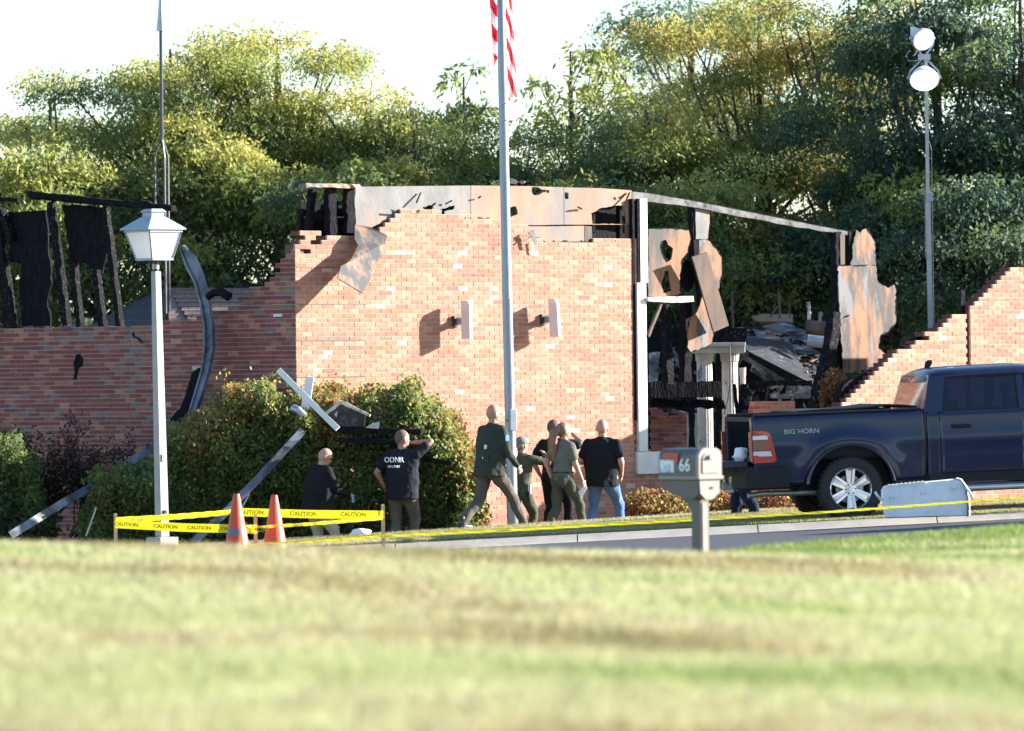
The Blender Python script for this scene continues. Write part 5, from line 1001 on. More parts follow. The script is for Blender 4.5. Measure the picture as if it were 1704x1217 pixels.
for s in (-1, 1):
    cols('bed_side', -1.25, BF, lambda x: arch_z(x), lambda x: 1.405 - .012 * max(0, (-1.05 - x) / .2) ** 2, 'navy', s, 72, 14, bulge=abul)
    mb = MB(); mb.loft([[tp_(x, s * a, z) for a, z in ((.985, 1.40), (.975, 1.428), (.88, 1.428), (.87, 1.39))] for x in (-1.22, BF - .01)]); mb.build('bed_rail_cap', 'blackplastic', truck, bevel=.008)
    # wheel-arch flare lip
    mb = MB(); mb.tube([tp_(math.cos(a) * .575, yo(0, .8, s) + s * .035, .42 + math.sin(a) * .575) for a in [R(8) + R(164) * k / 28 for k in range(29)]], .022, 6); mb.build('arch_lip', 'navy', truck, True)
    # tail light
    def tlp(x, z, d=.03): return tp_(x, yo(x, z, s) + s * (d + .012), z)
    tl = bpy.data.objects.new('tail_light', None); COL.objects.link(tl); tl.parent = truck; ORG[tl] = ORG[truck]
    def lens(pts, m_, d, nm, th=.03): mb = MB(); mb.slab([[tlp(x, z, d) for x, z in pts]], TL * s, th); mb.build(nm, m_, tl, bevel=.004)
    lens([(-1.262, 1.215), (-1.11, 1.212), (-1.045, 1.185), (-1.015, 1.12), (-.965, .88), (-.955, .83), (-1.00, .80), (-1.262, .80)], 'red', .012, 'red_housing')
    lens([(-1.265, 1.15), (-1.10, 1.155), (-1.07, 1.14), (-1.065, 1.10), (-1.265, 1.10)], 'lens', .022, 'white_upper'); lens([(-1.265, 1.09), (-1.07, 1.09), (-1.035, .965), (-1.265, .965)], 'darkred', .022, 'dark_centre'); lens([(-1.265, .95), (-1.04, .95), (-1.02, .885), (-1.18, .885), (-1.22, .90), (-1.265, .90)], 'lens', .022, 'reverse_lamp')
    mb = MB(); mb.slab([[tp_(-1.268, s * a, z) for a, z in ((.99, .80), (.86, .80), (.86, 1.38), (.97, 1.38), (.99, 1.3))]], -TF, .03); mb.build('tail_pillar', 'navy', truck)
    mb = MB(); mb.slab([[tp_(-1.30, s * a, z) for a, z in ((.995, .82), (.93, .82), (.93, 1.2), (.985, 1.2))]], -TF, .03); mb.build('rear_lens', 'red', tl)
    # cab lower side, doors
    cols('cab_side', BF + .05, 1.2, .50, 1.36, 'navy', s, 6, 12, bulge=lambda x, z: .018 * math.exp(-((z - 1.02) / .10) ** 2))
    for nm, a, b in (('rear_door', 1.21, 2.32), ('front_door', 2.335, 3.30)):
        d = cols(nm, a, b, .54, 1.36, 'navy', s, 20, 12, off=.003, bulge=lambda x, z: .018 * math.exp(-((z - 1.02) / .10) ** 2)); hz = 1.17; hxx = a + .14
        mb = MB(); mb.box(tp_(hxx + .14, yo(0, hz, s) + s * .035, hz), (.26, .03, .05), TF, TL, TZ); mb.build('handle', 'navy' if False else 'blackplastic', d, bevel=.008)
    cols('front_fender', 3.32, 4.35, lambda x: arch_z(x, .45, 3.67), 1.25, 'navy', s, 40, 10)
    mb = MB(); mb.box(tp_(2.2, s * .93, .50), (2.3, .08, .12), TF, TL, TZ); mb.build('sill', 'blackplastic', truck); mb = MB(); mb.tube([tp_(1.3, s * 1.0, .36), tp_(3.3, s * 1.0, .36)], .045, 10); mb.build('side_step', 'rim', truck, True)
    # pillars and roof rail
    for a0, a1, b0, b1 in ((1.00, 1.24, 1.12, 1.34), (2.27, 2.36, 2.27, 2.36), (3.3, 3.42, 2.75, 2.85)):
        mb = MB(); mb.loft([[tp_(lerp(p, q, k / 6), yo(0, lerp(1.355, 1.82, k / 6), s) - s * dy, lerp(1.355, 1.82, k / 6)) for (p, q, dy) in ((a0, b0, 0), (a1, b1, 0), (a1, b1, .05), (a0, b0, .05))] for k in range(7)]); mb.build('pillar', 'navy', truck)
    for (a0, a1, b0, b1) in ((1.25, 2.265, 1.35, 2.265), (2.365, 3.29, 2.365, 2.74)):
        z0, z1 = 1.362, 1.80; q = [tp_(a0, yo(0, z0, s) - s * .012, z0), tp_(a1, yo(0, z0, s) - s * .012, z0), tp_(b1, yo(0, z1, s) - s * .012, z1), tp_(b0, yo(0, z1, s) - s * .012, z1)]; mb = MB(); mb.slab([q], TL * s, .006); mb.build('side_window', 'tint', truck)
        mb = MB()
        for i in range(4): mb.beam(q[i], q[(i + 1) % 4], .022, .02)
        mb.build('window_seal', 'blackplastic', truck)
# roof
def roof_ring(x, sc=1, dz=0): return [tp_(x, y * sc, z + dz) for y, z in ((-.83, 1.79), (-.80, 1.86), (-.72, 1.905), (-.4, 1.935), (0, 1.945), (.4, 1.935), (.72, 1.905), (.80, 1.86), (.83, 1.79))]
mb = MB(); mb.loft([roof_ring(1.10, .95, -.09), roof_ring(1.16, .98, -.045), roof_ring(1.28, 1, -.012), roof_ring(1.6), roof_ring(2.3, 1, .01), roof_ring(2.7, .99, -.02), roof_ring(2.9, .96, -.09)]); mb.build('roof', 'navy', truck, 'all')
mb = MB(); mb.loft([[tp_(x, y, z) for x, z, y in r_] for r_ in [[(1.25, 1.90, -.02), (1.30, 1.90, -.03), (1.32, 1.90, .03), (1.25, 1.90, .02)], [(1.27, 2.0, -.008), (1.36, 1.99, -.012), (1.37, 1.99, .012), (1.27, 2.0, .008)], [(1.30, 2.03, -.004), (1.36, 2.03, -.006), (1.36, 2.03, .006), (1.30, 2.03, .004)]]]); mb.build('antenna_fin', 'blackplastic', truck)
# cab back
mb = MB(); mb.slab([[tp_(.97 + (z - .6) * .05, y, z) for y, z in ((-.95, .6), (.95, .6), (.97, 1.36), (-.97, 1.36))]], -TF, .04); mb.build('cab_back', 'navy', truck)
bz = lambda y, z: tp_(1.0 + (z - 1.36) * .26, y, z)
mb = MB(); mb.slab([[bz(-.97, 1.34), bz(.97, 1.34), bz(.82, 1.84), bz(-.82, 1.84)], [bz(-.70, 1.42), bz(-.66, 1.74), bz(.66, 1.74), bz(.70, 1.42)]], -TF, .04); mb.build('rear_window_frame', 'navy', truck)
mb = MB(); mb.slab([[bz(-.71, 1.41), bz(.71, 1.41), bz(.67, 1.75), bz(-.67, 1.75)]], -TF, .006); mb.build('rear_window', 'tintdark', truck)
mb = MB(); mb.box(tp_(1.13, 0, 1.81), (.03, .3, .03), TF, TL, TZ); mb.build('brake_light', 'red', truck)
mb = MB(); mb.slab([[tp_(3.40 - (z - 1.2) * 1.0, y, z) for y, z in ((-.88, 1.22), (.88, 1.22), (.76, 1.86), (-.76, 1.86))]], TF, .006); mb.build('windscreen', 'tint', truck)
# cab interior
mb = MB(); mb.box(tp_(2.2, 0, .75), (2.3, 1.75, .3), TF, TL, TZ); mb.build('cab_floor', 'interior', truck)
for x, ys in ((1.42, (-.42, .0, .42)), (2.45, (-.42, .42))):
    for y in ys:
        st = bpy.data.objects.new('seat', None); COL.objects.link(st); st.parent = truck; ORG[st] = ORG[truck]
        mb = MB(); mb.box(tp_(x + .08, y, 1.2), (.16, .5 if x > 2 else .42, .62), TF, TL, (TZ - TF * .15).normalized()); mb.build('backrest', 'seat', st, bevel=.04); mb = MB(); mb.box(tp_(x - .02, y, 1.60), (.10, .26, .18), TF, TL, TZ); mb.build('headrest', 'seat', st, bevel=.04)
mb = MB(); mb.slab([[tp_(3.65, -.9, 1.2), tp_(4.5, -.88, 1.12), tp_(4.5, .88, 1.12), tp_(3.65, .9, 1.2)]], TZ, .03); mb.slab([[tp_(3.3, -.9, 1.24), tp_(3.65, -.9, 1.2), tp_(3.65, .9, 1.2), tp_(3.3, .9, 1.24)]], TZ, .03); mb.build('bonnet', 'navy', truck)
mb = MB(); mb.box(tp_(4.5, 0, .8), (.12, 1.8, .7), TF, TL, TZ); mb.build('grille', 'blackplastic', truck, bevel=.04)
# bed floor, inner walls, folded cover, tailgate
mb = MB(); mb.box(tp_(-.12, 0, .84), (2.2, 1.7, .06), TF, TL, TZ); mb.build('bed_floor', 'blackplastic', truck)
for s in (-1, 1): mb = MB(); mb.box(tp_(-.12, s * .87, 1.12), (2.24, .04, .56), TF, TL, TZ); mb.build('bed_inner_wall', 'blackplastic', truck)
mb = MB(); mb.box(tp_(.93, 0, 1.1), (.04, 1.7, .56), TF, TL, TZ); mb.build('bed_front_wall', 'blackplastic', truck)
mb = MB(); mb.loft([[tp_(x, s * .86, z) for s in (-1, 1)] + [tp_(x, s * .86, z - .03) for s in (1, -1)] for x, z in ((-.65, 1.45), (-.3, 1.46), (.0, 1.455), (.35, 1.47), (.55, 1.49), (.75, 1.475), (.95, 1.45))]); mb.build('tonneau_cover', 'blackplastic', truck, bevel=.01)
mb = MB(); mb.box(tp_(-1.24, 0, 1.36), (.06, 1.7, .05), TF, TL, TZ); mb.build('cover_rail', 'blackplastic', truck)
mb = MB(); mb.box(tp_(-1.24, .80, 1.10), (.04, .12, .52), TF, TL, TZ); mb.build('far_tail_pillar', 'blackplastic', truck)
mb = MB(); mb.box(tp_(-1.60, 0, .79), (.62, 1.62, .085), TF, TL, TZ); tgo = mb.build('tailgate', 'navy', truck, bevel=.015)
mb = MB(); mb.tube([tp_(-1.80, -.80, .79), tp_(-1.80, -.825, .79)], .02, 8); mb.build('latch', 'rim', tgo)
# bumper, hitch
mb = MB(); mb.loft([[tp_(x, y, z) for z in (.47, .75)] + [tp_(x + .09 * (1 if abs(y) < .95 else 0) + .0, y * .97, z) for z in (.75, .47)] for x, y in ((-.80, -1.01), (-1.15, -1.02), (-1.36, -.92), (-1.42, -.5), (-1.42, .5), (-1.36, .92), (-1.15, 1.02), (-.80, 1.01))]); mb.build('rear_bumper', 'navy' if False else 'blackplastic', truck, bevel=.02)
mb = MB(); mb.box(tp_(-1.15, 0, .74), (.5, 1.8, .03), TF, TL, TZ); mb.build('bumper_step', 'blackplastic', truck)
mb = MB(); mb.beam(tp_(-1.32, -.55, .55), tp_(-1.32, .55, .55), .07, .07, (1, 0, 0)); mb.box(tp_(-1.40, 0, .50), (.2, .09, .09), TF, TL, TZ); mb.build('hitch_receiver', 'alu', truck, bevel=.008)
mb = MB(); mb.slab([[tp_(-1.43, y, z) for y, z in ((-.32, .63), (-.16, .63), (-.10, .5), (.10, .5), (.16, .63), (.32, .63), (.30, .42), (-.30, .42))]], -TF, .03); mb.build('bumper_insert', 'rim', truck)
mb = MB(); mb.tube([tp_(-.2, -.62, .38), tp_(-1.1, -.70, .40), tp_(-1.3, -.70, .38)], .04, 10); mb.build('exhaust_pipe', 'galv', truck, True)
mb = MB(); mb.tube([tp_(0, -.85, .42), tp_(0, .85, .42)], .06, 10); mb.ball(tp_(0, .0, .42), .14); mb.build('rear_axle', 'darkmetal', truck, True)
mb = MB(); 
for s in (-1, 1): mb.box(tp_(1.3, s * .45, .52), (5.4, .08, .16), TF, TL, TZ)
mb.build('chassis_rail', 'darkmetal', truck)
mb = MB()
for s in (-1, 1):
    mb = MB(); mb.loft([[tp_(math.cos(a) * .60, s * y, .42 + math.sin(a) * .60) for a in [math.pi * k / 20 for k in range(21)]] for y in (.96, .62)], closed=False)
    mb.slab([[tp_(math.cos(a) * .60, s * .61, .42 + math.sin(a) * .60) for a in [math.pi * k / 20 for k in range(21)]]], TL * s, .01); mb.build('wheel_well', 'blackplastic', truck)
def wheel(x, s):
    w_ = bpy.data.objects.new('wheel', None); COL.objects.link(w_); w_.parent = truck; ORG[w_] = ORG[truck]; c = tp_(x, s * .90, .415); out = TL * s
    def ring(r, d, n=48): return [c + out * d + (TF * math.cos(a) + TZ * math.sin(a)) * r for a in [2 * math.pi * k / n for k in range(n)]]
    mb = MB(); mb.loft([ring(.27, -.12), ring(.36, -.135), ring(.405, -.12), ring(.415, -.08), ring(.415, .08), ring(.405, .115), ring(.36, .13), ring(.29, .115), ring(.268, .10), ring(.262, .0)], closed=True); mb.f = mb.f[:-2]; mb.m = mb.m[:-2]; mb.build('tyre', 'tyre', w_, 'all')
    mb = MB()
    for k in range(40): a = 2 * math.pi * k / 40; d_ = TF * math.cos(a) + TZ * math.sin(a); e_ = -TF * math.sin(a) + TZ * math.cos(a); mb.box(c + d_ * .416 + out * .07, (.034, .06, .014), e_, out, d_); mb.box(c + d_ * .416 - out * .03, (.034, .06, .014), e_, out, d_)
    tag(mb.build('tread_block', 'tyre', w_), kind='stuff')
    mb = MB(); mb.loft([ring(.272, .09), ring(.276, .115), ring(.268, .122), ring(.255, .11), ring(.245, .05), ring(.24, -.1)], closed=False)
    # close the seam of the open loft
    n = 48
    for i in range(5): mb.f.append((i * n + n - 1, i * n, (i + 1) * n, (i + 1) * n + n - 1)); mb.m.append(0)
    for k in range(6):
        a = 2 * math.pi * k / 6 + R(90); d_ = TF * math.cos(a) + TZ * math.sin(a); e_ = -TF * math.sin(a) + TZ * math.cos(a)
        for q in (-1, 1):
            p0 = c + d_ * .05 + e_ * q * .026 + out * .07; p1 = c + d_ * .255 + e_ * q * .048 + out * .098; mb.beam(p0, p1, .030, .03, out)
        mb.slab([[c + d_ * .06 - e_ * .03 + out * .060, c + d_ * .245 - e_ * .045 + out * .070, c + d_ * .245 + e_ * .045 + out * .070, c + d_ * .06 + e_ * .03 + out * .060]], out, .02)
    mb.tube([c + out * .04, c + out * .09], [.09, .075], 24); mb.tube([c + out * .09, c + out * .105], [.034, .03], 16); mb.build('rim', 'rim', w_, True)
    mb = MB()
    for k in range(6): a = 2 * math.pi * k / 6 + R(60); d_ = TF * math.cos(a) + TZ * math.sin(a); mb.tube([c + d_ * .062 + out * .08, c + d_ * .062 + out * .102], .011, 6)
    mb.build('wheel_nut', 'darkmetal', w_); mb = MB(); mb.tube([c + out * .0, c + out * .01], .18, 32); mb.build('brake_disc', 'galv', w_)
    mb = MB(); mb.tube([c - out * .11, c - out * .09], .25, 32); mb.build('inner_rim', 'blackplastic', w_)
for x in (0, 3.67):
    for s in (-1, 1): wheel(x, s)
lettering('BIG HORN', .085, tp_(-.62, yo(0, 1.2, -1) - .026, 1.185), TF, TZ, 'galv', truck, 'lettering', .001, sx=1.15)
c = tp_(-1.36, -.66, .89); bmx = bmesh.new(); bmesh.ops.create_icosphere(bmx, subdivisions=3, radius=1)
for v in bmx.verts: f_ = 1 + .3 * math.sin(v.co.x * 5 + v.co.y * 4) * math.cos(v.co.z * 5); v.co = Vector((v.co.x * .09 * f_, v.co.y * .1, v.co.z * .07 * f_ + (.05 if v.co.z > .3 else 0))) + c
me = bpy.data.meshes.new('bag'); bmx.to_mesh(me); bmx.free(); tag(finish(me, 'plastic_bag', ['paper'], None, 'all'), 'small white bag lying on the lowered tailgate next to the tail light', 'bag')
# ------------------------------------------------------------------ people
def remesh(o, vox, smooth=4, disp=0, dsc=.12):
    m = o.modifiers.new('skin', 'REMESH'); m.mode = 'VOXEL'; m.voxel_size = vox; m.use_smooth_shade = True
    s = o.modifiers.new('relax', 'SMOOTH'); s.iterations = smooth; s.factor = .5
    if disp:
        t = bpy.data.textures.new('folds', 'CLOUDS'); t.noise_scale = dsc; t.noise_depth = 1; d = o.modifiers.new('folds', 'DISPLACE'); d.texture = t; d.strength = disp; d.mid_level = .5
def ik(a, b, l1, l2, hint):
    d = b - a; L = min(d.length, (l1 + l2) * .998); u = d.normalized(); b = a + u * L; x = (l1 * l1 - l2 * l2 + L * L) / (2 * L); h = math.sqrt(max(0, l1 * l1 - x * x)); hh = (hint - u * hint.dot(u)).normalized(); return a + u * x + hh * h, b
def person(label, px, D, top, H, yaw, feet, hands, clothes, lean=.05, twist=0, headyaw=0, pitch=0, fat=1., female=False, hair=None, cap=None, skin='skin', glasses=False, long_sleeve=False, roll=0, hip_drop=0, knee=1, shoe='boot', side=0, elb=None, untuck=0, collar=True, group='people walking by the ruin'):
    S = H / 1.78; x = P(px, top, D).x; ztop = P(px, top, D).z; yaw = R(yaw)
    Fw, Lf, Up = Vector((math.cos(yaw), math.sin(yaw), 0)), Vector((-math.sin(yaw), math.cos(yaw), 0)), Vector((0, 0, 1))
    # work upward from the feet, then shift so the crown of the head meets `top`
    hipz = .93 * S - hip_drop; hip = Vector((0, 0, hipz))
    def W(f, l, u): return Fw * f + Lf * l + Up * u
    tw = R(twist); Fs, Ls = Fw * math.cos(tw) + Lf * math.sin(tw), Lf * math.cos(tw) - Fw * math.sin(tw)
    ax = (Up * math.cos(lean) + Fw * math.sin(lean) + Lf * side).normalized()
    waist = hip + ax * .14 * S; chest = hip + ax * .36 * S; sh = hip + ax * .50 * S; neck = hip + ax * .545 * S
    hy = yaw + R(headyaw); Fh, Lh = Vector((math.cos(hy), math.sin(hy), 0)), Vector((-math.sin(hy), math.cos(hy), 0)); Uh = (Up * math.cos(pitch) + Fh * math.sin(pitch)).normalized(); Fh = Lh.cross(Uh); head = neck + ax * .02 + Uh * .118 * S
    off = Vector((x, D, ztop)) - (head + Uh * .122 * S); off.y = D; zf = off.z + 0
    O = Vector((x - (head.x) * 1, D - head.y, ztop - (head + Uh * .122 * S).z))
    t = thing('person', O, label, 'person', group); q = lambda v: O + v
    hs = {s: hip + Lf * s * .095 * S - ax * .02 for s in (1, -1)}; Ft = {}; Kn = {}
    for s, f in zip((1, -1), feet):
        an = W(f[0], f[1], f[2] + .085 * S); k, an = ik(hs[s], an, .44 * S, .44 * S, Fw * knee + Lf * s * .12); Kn[s], Ft[s] = k, an
    shs = {s: sh - ax * .035 * S + Ls * s * (.148 if female else .170) * S * (1 + (fat - 1) * .5) for s in (1, -1)}; El = {}; Wr = {}
    for s, h in zip((1, -1), hands):
        tgt = sh + Fs * h[0] + Ls * h[1] + Up * h[2]; hint = (-Fs * .8 + Ls * s * .5 - Up * .4) if elb is None or elb.get(s) is None else (Fs * elb[s][0] + Ls * elb[s][1] + Up * elb[s][2]); e, w_ = ik(shs[s], tgt, .29 * S, .26 * S, hint); El[s], Wr[s] = e, w_
    def ell(c, a, b, X, Y, n=20): return [q(c + X * math.cos(2 * math.pi * k / n) * a + Y * math.sin(2 * math.pi * k / n) * b) for k in range(n)]
    def torso(mb, g, lo=None, w=1):
        fr = fat; wd = .155 if female else .172; rings = [ell(hip - ax * .10 * S, .13 * S * w + g, .11 * S + g, Lf, Fw), ell(hip, .168 * S * fr ** .6 + g, .125 * S * fr + g, Lf, Fw), ell(waist, .148 * S * fr + g if female else .16 * S * fr + g, .115 * S * fr + g, Lf, Fw), ell(hip + ax * .26 * S, .165 * S * fr ** .7 + g, .122 * S * fr ** .8 + g, Ls, Fs), ell(chest + ax * .03, (.17 if female else .188) * S * fr ** .4 + g, .122 * S + g, Ls, Fs), ell(sh - ax * .045 * S, (.158 if female else .182) * S + g, .105 * S + g, Ls, Fs), ell(sh - ax * .005 * S, (.115 if female else .13) * S + g, .088 * S + g, Ls, Fs), ell(sh + ax * .035 * S, .075 * S + g, .070 * S + g, Ls, Fs)]
        if lo is not None: rings = [ell(hip - ax * lo * S, .172 * S * fr ** .6 + g, .13 * S * fr + g, Lf, Fw)] + rings[1:]
        mb.loft(rings)
    # --- body: one continuous skin
    b = MB(); torso(b, -.012)
    b.cap(q(neck - ax * .05), q(head - Uh * .06 * S), .066 * S, .060 * S)
    b.ball(q(head + Fh * .0 + Uh * .02), (.104 * S, .086 * S, .112 * S), Fh, Lh, Uh, 20); b.ball(q(head + Fh * .028 - Uh * .055 * S), (.075 * S, .063 * S, .066 * S), Fh, Lh, Uh, 16)
    b.ball(q(head + Fh * .070 * S - Uh * .078 * S), (.026, .030, .020), Fh, Lh, Uh, 10)      # chin
    b.tube([q(head + Fh * .088 * S + Uh * .012), q(head + Fh * .112 * S - Uh * .022), q(head + Fh * .092 * S - Uh * .03)], [.008, .015, .012], 8)   # nose
    b.ball(q(head + Fh * .088 * S - Uh * .050 * S), (.010, .024, .008), Fh, Lh, Uh, 8); b.ball(q(head + Fh * .085 * S + Uh * .03), (.014, .055, .010), Fh, Lh, Uh, 10)   # lips, brow
    for s in (1, -1):
        b.ball(q(head + Lh * s * .088 * S - Fh * .008 - Uh * .012), (.020, .011, .032), Fh, Lh, Uh, 10)
        b.cap(q(shs[s]), q(El[s]), .055 * S, .046 * S); b.cap(q(El[s]), q(Wr[s]), .046 * S, .030 * S)
        b.cap(q(hs[s]), q(Kn[s]), .085 * S, .055 * S); b.cap(q(Kn[s]), q(Ft[s]), .054 * S, .038 * S); b.cap(q(Ft[s] - Up * .04), q(Ft[s] + Fw * .13 * S - Up * .055), .035, .03)
        d = (Wr[s] - El[s]).normalized(); sd = d.cross(Fs); sd = (sd if sd.length > .2 else d.cross(Up)).normalized(); nn = d.cross(sd) ; 
        if abs(nn.dot(Ls)) < abs(sd.dot(Ls)): sd, nn = nn, sd
        nn = nn * (1 if nn.dot(Ls) * s < 0 else -1); pc = Wr[s] + d * .05   # nn = palm side
        b.ball(q(pc), (.052, .040, .019), d, sd, nn, 12)
        for k in range(4):
            o_ = (k - 1.5) * .021; L_ = (.030, .036, .034, .026)[k]; r_ = .0098; p0 = pc + d * .036 + sd * o_; p1 = p0 + (d * .9 + nn * .35).normalized() * L_ * 1.15; p2 = p1 + (d * .45 + nn * .9).normalized() * L_ * .95; b.cap(q(p0), q(p1), r_, r_ * .95, 8); b.cap(q(p1), q(p2), r_ * .95, r_ * .8, 8)
        th0 = pc - d * .02 + sd * (.034 if sd.dot(Fs) > 0 else -.034); th1 = th0 + (d * .5 + nn * .3 + sd * (.7 if sd.dot(Fs) > 0 else -.7)).normalized() * .034; th2 = th1 + (d * .9 + nn * .5).normalized() * .028; b.cap(q(th0), q(th1), .0125, .0115, 8); b.cap(q(th1), q(th2), .0115, .0095, 8)
    bo = b.build('body', skin, t); remesh(bo, .0075, 2)
    # --- trousers
    m = MB(); r_ = [ell(hip + ax * .07 * S, .158 * S * fat ** .7 + .012, .122 * S * fat + .012, Lf, Fw), ell(hip, .172 * S * fat ** .6 + .012, .13 * S * fat + .012, Lf, Fw), ell(hip - ax * .10 * S, .16 * S + .01, .125 * S + .01, Lf, Fw)]; m.loft(r_)
    for s in (1, -1): m.cap(q(hs[s] - Up * .03), q(Kn[s]), .105 * S * fat ** .5, .074 * S); m.cap(q(Kn[s]), q(Ft[s] + Up * .0), .074 * S, .066 * S)
    for s in (1, -1):  # seat
        m.ball(q(hip - Fw * .055 + Lf * s * .075 * S - Up * .06), (.095 * S, .095 * S, .11 * S), Fw, Lf, Up, 14)
    o = m.build('trousers', clothes[1], t); remesh(o, .012, 4, .038, .13)
    # --- top
    m = MB(); g_ = .022 if long_sleeve else .016; torso(m, g_ + .012 * untuck, .05 + .09 * untuck)
    for s in (1, -1): m.cap(q(neck - ax * .030 * S + Ls * s * .022), q(shs[s] - ax * .01), .058 * S, .064 * S + g_ * .3)
    if collar: m.tube([q(neck - ax * .06), q(neck + ax * .0), q(neck + ax * .018)], [.085 * S, .072 * S, .070 * S], 16)
    for s in (1, -1):
        m.cap(q(shs[s]), q(El[s]) if long_sleeve else q(shs[s].lerp(El[s], .64)), .070 * S + g_ * .35, (.060 if long_sleeve else .074) * S)
        if long_sleeve: m.cap(q(El[s]), q(Wr[s] - (Wr[s] - El[s]) * .06), .058 * S, .043 * S)
    if female:
        for s in (1, -1): m.ball(q(chest + Fs * .085 + Ls * s * .07), .062, n=12)
    o = m.build('jacket' if long_sleeve else 'shirt', clothes[0], t); remesh(o, .011, 4, .034, .13)
    # --- belt, shoes
    m = MB() if not untuck else None
    if m: m.loft([ell(hip + ax * (.055 + k) * S, .165 * S * fat ** .7 + .019, .128 * S * fat + .019, Lf, Fw) for k in (0, .025)]); m.build('belt', 'boot', t, True)
    for s in (1, -1):
        m = MB(); a = Ft[s]; m.ball(q(a - Up * .035 - Fw * .02), (.06, .048, .055), Fw, Lf, Up); m.cap(q(a - Up * .045), q(a + Fw * .14 * S - Up * .058), .047, .040); m.box(q(a + Fw * .05 - Up * .085), (.27, .09, .022), Fw, Lf, Up); m.cap(q(a - Up * .03), q(a + Up * .06), .052, .052); o = m.build('shoe', shoe, t); remesh(o, .012, 2)
    if glasses: m = MB(); 
    if glasses:
        for s in (1, -1): m.ball(q(head + Fh * .092 * S + Lh * s * .032 + Uh * .008), (.012, .027, .018), Fh, Lh, Uh, 10); m.tube([q(head + Fh * .085 * S + Lh * s * .058 + Uh * .010), q(head + Lh * s * .086 * S + Uh * .004)], .004, 5)
        m.build('sunglasses', 'blackplastic', t, True)
    if hair in ('crop', 'stubble'):
        m = MB(); m.ball(q(head - Fh * .008 + Uh * .028), (.107 * S, .091 * S, .112 * S), Fh, Lh, Uh, 20); me = m.mesh('h'); bm = bmesh.new(); bm.from_mesh(me)
        bmesh.ops.delete(bm, geom=[v for v in bm.verts if (v.co - q(head)).dot(Fh) * .9 - (v.co - q(head)).dot(Uh) * .75 > -.005 or (v.co - q(head)).dot(Uh) < -.055], context='VERTS'); bm.to_mesh(me); bm.free(); o = finish(me, 'cropped_hair', ['hairdark'], t, 'all')
    R_ = dict(t=t, O=O, q=q, head=head, Fh=Fh, Lh=Lh, Uh=Uh, Fw=Fw, Lf=Lf, Up=Up, Wr=Wr, El=El, hip=hip, chest=chest, sh=sh, S=S, Fs=Fs, Ls=Ls, ax=ax, shs=shs, Ft=Ft, waist=waist, neck=neck)
    return R_
def gear(p, pts, m_='brightgear', nm='badge_and_keys'):
    for (f, l, u, sx, sz) in pts: mb = MB(); c = p['q'](p['hip'] + p['Fw'] * f + p['Lf'] * l + p['Up'] * u); mb.box(c, (sx, .03, sz), p['Lf'], p['Fw'], p['Up']); mb.build(nm, m_, p['t'], bevel=.006)
# 1 tall striding man, olive jacket
p = person('tall bald man in dark olive jacket and sunglasses striding past the flagpole', 821, 78.4, 674, 1.86, 38, [(-.44, .08, .03), (.50, -.10, 0.0)], [(.16, .14, -.48), (.22, -.26, -.53)], ('olivejacket', 'brownpants'), lean=.10, glasses=True, long_sleeve=True, hip_drop=.075, headyaw=-12, pitch=.08, fat=1.32, untuck=1)
gear(p, [(-.13, -.13, .06, .07, .17)], 'blackplastic', 'holster'); gear(p, [(-.16, -.04, .10, .05, .05), (-.15, -.1, .26, .04, .06)])
sp_ = p['q'](p['shs'][-1].lerp(p['El'][-1], .35) - p['Ls'] * .078); mb = MB(); mb.box(sp_, (.06, .012, .08), p['Fs'], p['Ls'], p['Up']); mb.build('shoulder_patch', 'steelblue', p['t'])
# 2 bald man in black jacket holding a can
p = person('bald man in black jacket and khaki trousers looking down, holding a small can', 540, 81.0, 748, 1.78, 28, [(-.14, .12, 0), (.22, -.12, .0)], [(.20, .25, -.38), (.36, -.16, -.36)], ('blackcloth', 'khaki'), lean=.12, long_sleeve=True, headyaw=-12, pitch=.42, glasses=True, fat=1.6, untuck=1)
c = p['q'](p['Wr'][-1] + (p['Wr'][-1] - p['El'][-1]).normalized() * .08); mb = MB(); mb.tube([c - Vector((0, 0, .10)), c + Vector((0, 0, .02))], .028, 14); tag(mb.build('drink_can', 'steelblue', None, True), 'small blue and silver can in the hand of the bald man in black', 'can')
# 3 ODNR man shading his eyes
p = person('cropped-haired man in dark navy T-shirt lettered ODNR, one hand shading his eyes', 669, 81.2, 717, 1.84, 70, [(-.10, .13, 0), (.16, -.10, 0)], [(.02, .27, -.50), (.17, -.10, .14)], ('navycloth', 'brownpants'), lean=.04, headyaw=-38, pitch=.0, fat=1.38, hair='crop', skin='skin2', elb={1: (-.6, .6, -.2), -1: (.1, -.95, .15)}, collar=False, untuck=1)
ctr_ = p['q'](p['chest'] + p['ax'] * .045 - p['Fs'] * .172 + p['Ls'] * .04); bx_ = -p['Ls']; N_ = -p['Fs']; ctr_ = ctr_ - p['Fs'] * .052
lettering('ODNR', .105, ctr_, bx_, p['ax'], 'paper', p['t'], 'shirt_lettering', .006, sx=.95); lettering('K9-UNIT', .048, ctr_ - p['ax'] * .095, bx_, p['ax'], 'paper', p['t'], 'shirt_lettering', .006)
mb = MB(); w_ = p['q'](p['Wr'][1]); mb.tube([w_ - Vector((0, 0, .012)), w_ + Vector((0, 0, .012))], .034, 12); mb.build('wristwatch', 'blackplastic', p['t'])
